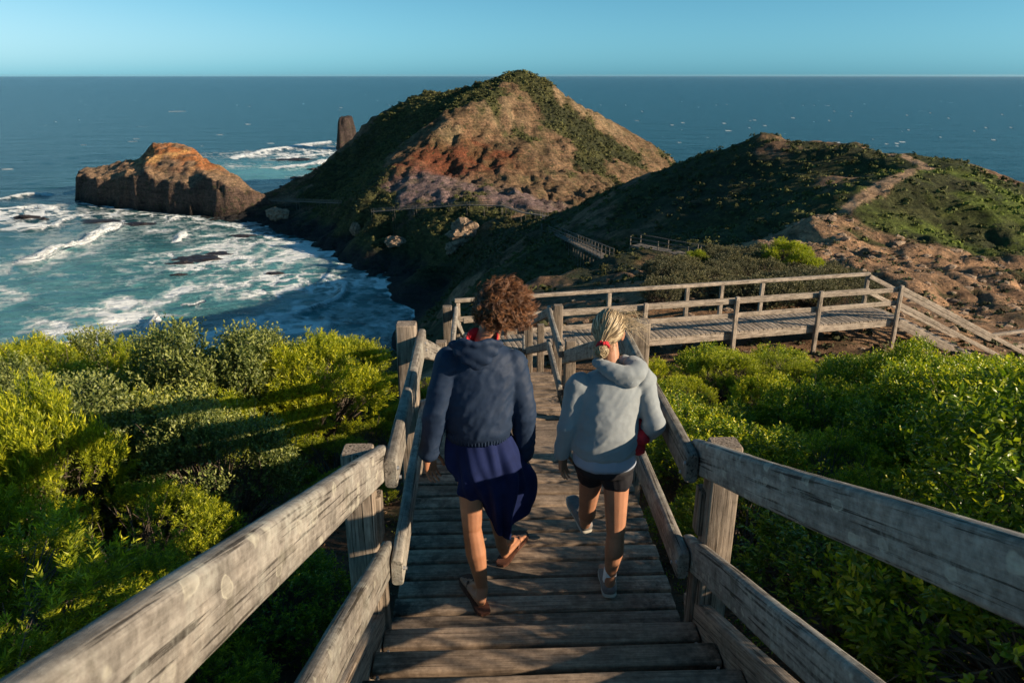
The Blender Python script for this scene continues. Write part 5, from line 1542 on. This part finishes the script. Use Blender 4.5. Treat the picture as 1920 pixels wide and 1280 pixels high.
# sandals
def sandal(h, t, side, nm='sandal'):
    f = (t - h).normalized(); r = f.cross(Vector((0, 0, 1))).normalized(); L = (t - h).length + 0.03
    bm = bmesh.new()
    prof = [(-0.022, 0.022), (-0.008, 0.036), (0.03, 0.043), (0.10, 0.040), (0.16, 0.050), (0.21, 0.055), (0.25, 0.046), (0.272, 0.026)]
    k_ = L / 0.25
    rows_ = []
    for z in (0.001, 0.018):
        lft = [h + f * (a * k_ - 0.015) - r * w_ for a, w_ in prof]; rgt = [h + f * (a * k_ - 0.015) + r * w_ for a, w_ in prof[::-1]]
        rows_.append([bm.verts.new((q.x, q.y, z)) for q in lft + rgt])
    n = len(rows_[0])
    for i in range(n): bm.faces.new((rows_[0][i], rows_[0][(i + 1) % n], rows_[1][(i + 1) % n], rows_[1][i]))
    bm.faces.new(rows_[0][::-1]); bm.faces.new(rows_[1])
    bmesh.ops.recalc_face_normals(bm, faces=bm.faces)
    bmesh.ops.bevel(bm, geom=[e for e in bm.edges if abs(e.verts[0].co.z - e.verts[1].co.z) < 1e-5], offset=0.004, segments=2, affect='EDGES')
    me = bpy.data.meshes.new(nm); bm.to_mesh(me); bm.free()
    o = person_part(nm, me, FLOP_M, MAN)
    tp = h + f * L * 0.72
    for k2 in (-1, 1):
        P = [Vector((q.x, q.y, z)) for q, z in ((tp, 0.03), (tp - f * 0.02 + r * k2 * 0.018, 0.052), (tp - f * 0.05 + r * k2 * 0.034, 0.045), (tp - f * 0.085 + r * k2 * 0.038, 0.016))]
        s_ = person_part('strap', tubes('strap', [(P, [0.0055, 0.007, 0.007, 0.006])], 8), FLOP_M, MAN)
        s_.parent = o; s_.location = (0, 0, 0)
    return o
sandal(hlL, toL, 1); sandal(hlR, toR, -1)
# curly wind-blown hair
def curls(c, r_, f_, u_, n, seed, wind):
    rng = np.random.RandomState(seed)
    paths, tones = [], []
    r_, f_, u_ = (np.array(v) for v in (r_, f_, u_)); c = np.array(c)
    for i in range(n):
        az, el = rng.rand() * 6.283, np.arcsin(rng.uniform(-0.42, 1.0))
        d = np.array([math.cos(az) * math.cos(el), math.sin(az) * math.cos(el), math.sin(el)])
        if d[1] > 0.45 and d[2] < 0.25: continue
        if abs(d[0]) > 0.75 and d[2] < -0.35: continue
        p0 = c + r_ * d[0] * 0.078 + f_ * (d[1] * 0.094 - 0.012) + u_ * (d[2] * 0.092 + 0.025)
        out_ = r_ * d[0] + f_ * d[1] + u_ * d[2]
        L = rng.uniform(0.040, 0.088) * (1 + 0.5 * max(0, d[0])) * (0.8 if d[2] < -0.2 else 1)
        m_ = 26
        t = np.linspace(0, 1, m_)
        droop = -0.35 if d[2] < 0.5 else 0.0
        axis = out_ * 0.55 + np.array(wind) * (0.3 + 1.0 * rng.rand()) + np.array([0, 0, droop]) + rng.normal(size=3) * 0.30
        axis /= np.linalg.norm(axis)
        cen_ = p0 + axis * (L * t)[:, None] + np.array(wind) * (0.045 * t ** 2)[:, None] + np.array([0, 0, -0.035]) * (t ** 2)[:, None] * (rng.rand())
        a_ = np.cross(axis, rng.normal(size=3)); a_ /= np.linalg.norm(a_); b_ = np.cross(axis, a_)
        hr = rng.uniform(0.008, 0.017) * np.minimum(1, t * 4)
        ph = rng.rand() * 6.28; turns = rng.uniform(1.8, 3.2) * L / 0.1
        P = cen_ + a_ * (np.cos(ph + t * turns * 6.28) * hr)[:, None] + b_ * (np.sin(ph + t * turns * 6.28) * hr)[:, None]
        base_t = rng.rand() * 0.45 + 0.1
        for k_ in range(5):
            off = rng.normal(size=3) * 0.0030
            paths.append((P + off * (0.5 + t[:, None]), np.linspace(0.0014, 0.0007, m_)))
            tones.append(np.repeat(np.clip(base_t + 0.35 * t + rng.normal() * 0.1, 0, 1), 4))
    me = tubes('hair', paths, 4)
    add_attr(me, 'tone', np.concatenate(tones))
    return me
hr_ = person_part('hair', curls(mH, r_, f_, u_, 1150, 3, (0.75, 0.25, 0.12)), HAIRB_M, MAN)
bm = bmesh.new(); R3 = Matrix((r_, f_, u_)).transposed()
bm_ell(bm, mH + u_ * 0.034 - f_ * 0.022, (0.084, 0.096, 0.092), R3)
me = remeshed(bm, 0.006, 1, lambda p, n_: 0.010 * mnoise.noise(p * 30))
add_attr(me, 'tone', np.full(len(me.vertices), 0.08)); 
person_part('hair', me, HAIRB_M, MAN)

# ---------------- woman in the grey hoodie
r1 = atz(1143, 1110, 0.0)
WOM = thing('person', 'person in grey hooded sweatshirt and black shorts, blonde hair tied in a low bun', 'person', (r1.x, r1.y + 0.1, 0))
wH = atd(1140, 622, 3.62)
wf = Vector((0.30, 0.94, -0.16))
wL, wR = atd(1086, 722, 3.50), atd(1205, 712, 3.52)
weL, wwL = atd(1066, 800, 3.44), atd(1054, 852, 3.46)
weR, wwR = atd(1226, 795, 3.40), atd(1196, 826, 3.62)
whL, whR = atd(1112, 868, 3.44), atd(1156, 868, 3.42)
wkR, waR = atd(1154, 1002, 3.39), atd(1144, 1078, 3.40)
wkL, waL = atd(1102, 945, 3.62), atd(1097, 980, 3.80)
bm = bmesh.new()
r2, f2, u2 = head(bm, wH, wf, (0.10, -0.05, 1), 0.95)
wN = atd(1146, 700, 3.52)
bm_cap(bm, wN, wH - Vector((0, 0.015, 0.03)), 0.052, 0.046)
bm_loft(bm, [fit_ring(atd(1145, 712, 3.5), 0.08, 0.07), fit_ring(atd(1145, 725, 3.5), 0.13, 0.09), fit_ring(atd(1144, 770, 3.47), 0.12, 0.095), fit_ring(atd(1138, 820, 3.44), 0.11, 0.09), fit_ring(atd(1134, 850, 3.43), 0.13, 0.10), fit_ring(atd(1134, 872, 3.43), 0.12, 0.095)])
for S_, E_, W_ in ((wL, weL, wwL), (wR, weR, wwR)):
    bm_cap(bm, S_, E_, 0.038, 0.031); bm_cap(bm, E_, W_, 0.031, 0.022)
bm_cap(bm, whR, wkR + Vector((0, 0, 0.02)), 0.076, 0.050)
bm_cap(bm, wkR, wkR.lerp(waR, 0.36) + Vector((0, -0.016, 0)), 0.047, 0.052); bm_cap(bm, wkR.lerp(waR, 0.36) + Vector((0, -0.016, 0)), waR, 0.051, 0.029)
bm_cap(bm, whL, wkL, 0.074, 0.049)
bm_cap(bm, wkL, wkL.lerp(waL, 0.36) + Vector((0, -0.014, -0.005)), 0.046, 0.051); bm_cap(bm, wkL.lerp(waL, 0.36) + Vector((0, -0.014, -0.005)), waL, 0.050, 0.029)
whlR, wtoR = atz(1143, 1112, 0.03), atz(1134, 1050, 0.03)
whlL, wtoL = atd(1100, 996, 3.83), atd(1076, 945, 4.00)
foot(bm, whlR, wtoR, waR, bare=False); foot(bm, whlL, wtoL, waL, up=Vector((0.1, -0.5, 0.85)), bare=False)
hand(bm, wwL, (0.10, 0.15, -1), (-0.9, -0.4, 0), (0.5, 0.8, 0), 0.92, 0.35, 0.12)
hand(bm, wwR, (-0.5, 0.8, -0.1), (0.4, -0.1, 1), (-0.5, 0.1, 0.8), 0.92, 0.9)
person_part('body', remeshed(bm, 0.0050, 3), SKINW_M, WOM)
bm = bmesh.new()
bm_loft(bm, [fit_ring(atd(1133, 848, 3.42), 0.150, 0.118), fit_ring(atd(1133, 842, 3.42), 0.162, 0.130), fit_ring(atd(1134, 824, 3.43), 0.168, 0.136), fit_ring(atd(1138, 788, 3.45), 0.160, 0.130), fit_ring(atd(1143, 755, 3.48), 0.165, 0.128), fit_ring(atd(1145, 725, 3.50), 0.168, 0.112), fit_ring(atd(1146, 708, 3.51), 0.130, 0.095), fit_ring(atd(1147, 698, 3.52), 0.075, 0.07)])
for S_, E_, W_ in ((wL, weL, wwL), (wR, weR, wwR)):
    bm_cap(bm, S_, E_, 0.063, 0.053); bm_cap(bm, E_, W_ + (E_ - W_) * 0.05, 0.055, 0.039)
    bm_ell(bm, S_ + Vector((0, 0, -0.01)), (0.068, 0.07, 0.066))
person_part('sweatshirt', remeshed(bm, 0.0065, 12, lambda p, n_: wrinkle(0.010, 3.8, 8, (0.6, 0.1, -0.8), 1.9)(p, n_) + wrinkle(0.0025, 14, 22, (0.5, 0.2, -0.8), 1.7)(p, n_)), HOOD_M, WOM)
# hood slipped to the right shoulder
bm = bmesh.new()
for px, py, d, a, b in ((1122, 680, 3.49, .036, .030), (1133, 687, 3.46, .044, .034), (1146, 694, 3.44, .052, .038), (1160, 699, 3.43, .062, .044), (1174, 702, 3.43, .070, .050), (1187, 700, 3.44, .068, .052), (1193, 691, 3.46, .060, .050), (1187, 681, 3.50, .052, .042), (1172, 678, 3.54, .044, .036), (1182, 714, 3.42, .052, .036), (1168, 712, 3.42, .045, .03)):
    bm_ell(bm, atd(px, py, d), (a, b * .85, b), None, 2)
person_part('hood', remeshed(bm, 0.006, 16, wrinkle(0.007, 8, 12, (0.7, 0, 0.7), 0.8)), HOOD_M, WOM)
bm = bmesh.new()
bm_loft(bm, [fit_ring(atd(1133, 868, 3.42), 0.152, 0.118), fit_ring(atd(1133, 862, 3.42), 0.162, 0.130), fit_ring(atd(1133, 844, 3.42), 0.158, 0.126), fit_ring(atd(1133, 834, 3.42), 0.140, 0.11)])
person_part('tee_hem', remeshed(bm, 0.006, 3, wrinkle(0.006, 8, 9, (0, 0, 1), 0.4)), TEE_M, WOM)
bm = bmesh.new()
bm_loft(bm, [fit_ring(atd(1133, 880, 3.43), 0.145, 0.118), fit_ring(atd(1133, 870, 3.43), 0.157, 0.126), fit_ring(atd(1133, 852, 3.43), 0.150, 0.120), fit_ring(atd(1133, 842, 3.43), 0.13, 0.10)])
for h_, k_ in ((whL, wkL), (whR, wkR)):
    e = h_.lerp(k_, 0.20)
    bm_cap(bm, h_, e, 0.088, 0.082)
shm = remeshed(bm, 0.006, 3, wrinkle(0.006, 9, 10, (0, 0, 1), 0.5))
person_part('shorts', shm, SHORT_M, WOM)
for W_, E_ in ((wwL, weL), (wwR, weR)):
    bm = bmesh.new(); d_ = (W_ - E_).normalized()
    bm_cap(bm, W_ - d_ * 0.045, W_ - d_ * 0.005, 0.040, 0.034)
    person_part('cuff', remeshed(bm, 0.005, 2, wrinkle(0.002, 40, 5, d_, 0.4)), HOOD_M, WOM)
# socks, shoes
def shoe(h, t, ank, up, root):
    f = (t - h).normalized(); r = f.cross(up).normalized(); u = r.cross(f).normalized(); L = 0.265
    bm = bmesh.new()
    Q = ((0.02, 0.012, 0.035, 0.030), (0.05, 0.012, 0.040, 0.033), (0.10, 0.014, 0.042, 0.033), (0.15, 0.018, 0.034, 0.030), (0.19, 0.022, 0.026, 0.026), (0.225, 0.016, 0.022, 0.022))
    for (a, w_, z, rr), (a2, w2, z2, rr2) in zip(Q[:-1], Q[1:]):
        for k_ in (-1, 0, 1):
            bm_cap(bm, h + f * a + r * k_ * w_ + u * z, h + f * a2 + r * k_ * w2 + u * z2, rr, rr2, 12)
    bm_cap(bm, h + f * 0.045 + u * 0.045, h + f * 0.055 + u * 0.085, 0.038, 0.037)
    o = person_part('shoe', remeshed(bm, 0.005, 14), SHOE_M, root)
    bm = bmesh.new()
    Q = ((0.012, 0.012, 0.026), (0.05, 0.012, 0.028), (0.10, 0.012, 0.027), (0.15, 0.020, 0.026), (0.20, 0.022, 0.026), (0.235, 0.014, 0.024))
    for (a, w_, rr), (a2, w2, rr2) in zip(Q[:-1], Q[1:]):
        for k_ in (-1, 0, 1):
            bm_cap(bm, h + f * a + r * k_ * w_ + u * 0.008, h + f * a2 + r * k_ * w2 + u * 0.008, rr * 1.12, rr2 * 1.12, 12, 0.5, u)
    s_ = person_part('sole', remeshed(bm, 0.005, 8), SOLE_M, root); s_.parent = o; s_.location = (0, 0, 0)
    bm = bmesh.new()
    bm_cap(bm, ank + (h + f * 0.05 + u * 0.07 - ank) * 0.9, ank + Vector((0, 0, 0.035)), 0.037, 0.036)
    person_part('sock', remeshed(bm, 0.005, 2), SOCK_M, root)
shoe(whlR - Vector((0, 0, 0.022)), wtoR - Vector((0, 0, 0.022)), waR, Vector((0, 0, 1)), WOM)
shoe(whlL, wtoL, waL, Vector((0.1, -0.5, 0.85)), WOM)
# combed hair to the bun, scrunchie, flyaways
def combed(c, r_, f_, u_, bun, n, seed):
    rng = np.random.RandomState(seed)
    r_, f_, u_, c, bun = (np.array(v) for v in (r_, f_, u_, c, bun))
    paths, tones = [], []
    for i in range(n):
        az = rng.uniform(-math.pi, math.pi); el = rng.uniform(-0.35, 1.45)
        d0 = np.array([math.sin(az) * math.cos(el), math.cos(az) * math.cos(el), math.sin(el)])
        if d0[1] > 0.55 and d0[2] < 0.45: continue
        b = bun - c
        bd = np.array([b @ r_, b @ f_, b @ u_]); bd /= np.linalg.norm(bd)
        m_ = 14; t = np.linspace(0, 1, m_)
        # great-circle path from the root to the bun, a little wavy
        om = math.acos(np.clip(d0 @ bd, -1, 1))
        sl = (np.sin((1 - t) * om)[:, None] * d0 + np.sin(t * om)[:, None] * bd) / (math.sin(om) + 1e-6)
        lift = 1.0 + 0.07 * rng.rand() + 0.05 * math.sin(az * 9) * 0.6
        S = np.array([0.076, 0.094, 0.090]) * lift
        w = rng.normal() * 0.05
        sl = sl + np.cross(sl, bd) * (np.sin(t * math.pi) * w)[:, None]
        P = c + r_ * (sl[:, :1] * S[0]) + f_ * (sl[:, 1:2] * S[1] - 0.012) + u_ * (sl[:, 2:3] * S[2] + 0.025)
        P = P + rng.normal(size=3) * 0.0012
        k_ = t ** 3
        P = P * (1 - k_[:, None]) + (bun + rng.normal(size=3) * 0.008) * k_[:, None]
        paths.append((P, np.full(m_, 0.0018)))
        tn = 0.45 + 0.35 * math.sin(az * 13 + el * 3) + rng.normal() * 0.18 - 0.25 * (d0[2] < 0.0)
        tones.append(np.repeat(np.clip(tn - 0.15 * t, 0, 1), 4))
    for i in range(260):       # the bun
        a = rng.rand() * 6.28; m_ = 12; t = np.linspace(0, rng.uniform(1.5, 3.5), m_)
        ax = rng.normal(size=3); ax /= np.linalg.norm(ax); a1 = np.cross(ax, [0.2, 0.5, 0.8]); a1 /= np.linalg.norm(a1); b1 = np.cross(ax, a1)
        rr = rng.uniform(0.018, 0.036)
        P = bun + np.array([0.0, -0.022, -0.022]) + (a1 * np.cos(a + t)[:, None] + b1 * np.sin(a + t)[:, None]) * rr * np.array([1.0, 0.85, 1.0])
        paths.append((P, np.full(m_, 0.002))); tones.append(np.repeat(np.clip(np.full(m_, 0.15 + 0.45 * rng.rand()), 0, 1), 4))
    for i in range(70):       # flyaways and wind-lifted locks to the right
        d0 = np.array([rng.uniform(0.2, 1.0), rng.uniform(-0.3, 0.9), rng.uniform(0.1, 0.9)]); d0 /= np.linalg.norm(d0)
        p0 = c + r_ * d0[0] * 0.078 + f_ * (d0[1] * 0.09 - .01) + u_ * (d0[2] * 0.09 + 0.025)
        L = rng.uniform(0.05, 0.17); m_ = 12; t = np.linspace(0, 1, m_)
        ax = r_ * 0.95 + u_ * rng.uniform(-0.35, 0.45) + f_ * rng.uniform(-0.3, 0.4) + rng.normal(size=3) * 0.12
        wv = rng.normal(size=3) * 0.018
        P = p0 + ax * (L * t)[:, None] + wv * np.sin(t * rng.uniform(3, 6))[:, None] + np.array([0, 0, -0.06]) * (t ** 2)[:, None] * rng.rand()
        paths.append((P, np.linspace(0.0010, 0.0005, m_))); tones.append(np.repeat(np.clip(np.full(m_, 0.5 + 0.4 * rng.rand()), 0, 1), 4))
    for i in range(50):        # loose wisps at the nape
        p0 = c + r_ * rng.uniform(-0.05, 0.06) - f_ * 0.085 - u_ * rng.uniform(0.02, 0.05); m_ = 8; t = np.linspace(0, 1, m_)
        P = p0 + (np.array([0, -0.02, -1.0]) + rng.normal(size=3) * 0.25) * (rng.uniform(0.02, 0.07) * t)[:, None]
        paths.append((P, np.linspace(0.001, 0.0005, m_))); tones.append(np.repeat(np.full(m_, 0.5), 4))
    me = tubes('hair', paths, 4)
    add_attr(me, 'tone', np.concatenate(tones))
    return me
bun = atd(1127, 648, 3.51)
person_part('hair', combed(wH, r2, f2, u2, bun, 2600, 6), HAIRY_M, WOM)
bm = bmesh.new(); R3 = Matrix((r2, f2, u2)).transposed()
bm_ell(bm, wH + u2 * 0.028 - f2 * 0.018, (0.0755, 0.088, 0.0865), R3)
me = remeshed(bm, 0.006, 1); add_attr(me, 'tone', np.full(len(me.vertices), 0.22))
person_part('hair', me, HAIRY_M, WOM)
P = []
for t in np.linspace(0, 2 * math.pi * 0.98, 40):
    P.append(bun + Vector((0.006, -0.014, 0.004)) + RGT * (math.cos(t) * 0.024) + Vector((0, -0.35, 0.94)) * (math.sin(t) * 0.020) + Vector((0, -1, -0.3)) * (0.006 * math.sin(t * 9)))
person_part('scrunchie', tubes('scrunchie', [(P, [0.009 + 0.004 * math.sin(i * 2.1) for i in range(40)])], 8), RED_M, WOM)
# necklace-thin ear detail is part of the body; the red bundle is a thing of its own
bc = atd(1192, 800, 3.50)
bm = bmesh.new()
for k_ in range(9):
    bm_ell(bm, bc + Vector((random.uniform(-.022, .026), random.uniform(-.08, .09), random.uniform(-.085, .075))), (0.034, 0.060, 0.046), None, 2)
me = remeshed(bm, 0.006, 5, wrinkle(0.010, 12, 15, (0, 0, 1), 0.6))
me.name = 'cloth_bundle'
o = link('cloth_bundle', me, RED_M)
tag(o, 'red cloth bundle tucked under the right arm of the person in the grey sweatshirt', 'cloth')
# ------------------------------------------------------------------ sea air: one closed box of even, thin haze round everything
bm = bmesh.new()
bmesh.ops.create_cube(bm, size=1.0)
for v in bm.verts:
    v.co = Vector((v.co.x * 90000, v.co.y * 90000, (v.co.z + 0.5) * (13 + 90) - 90))
me = bpy.data.meshes.new('haze'); bm.to_mesh(me); bm.free()
hz = bpy.data.materials.new('sea_air_haze'); hz.use_nodes = True
ht = hz.node_tree; ht.nodes.clear()
ho = ht.nodes.new('ShaderNodeOutputMaterial'); hv = ht.nodes.new('ShaderNodeVolumePrincipled')
hv.inputs['Color'].default_value = (0.80, 0.92, 1.0, 1)
hv.inputs['Density'].default_value = 0.6e-5
hv.inputs['Anisotropy'].default_value = 0.45
ht.links.new(hv.outputs[0], ho.inputs['Volume'])
tag(link('haze', me, hz), kind='stuff')
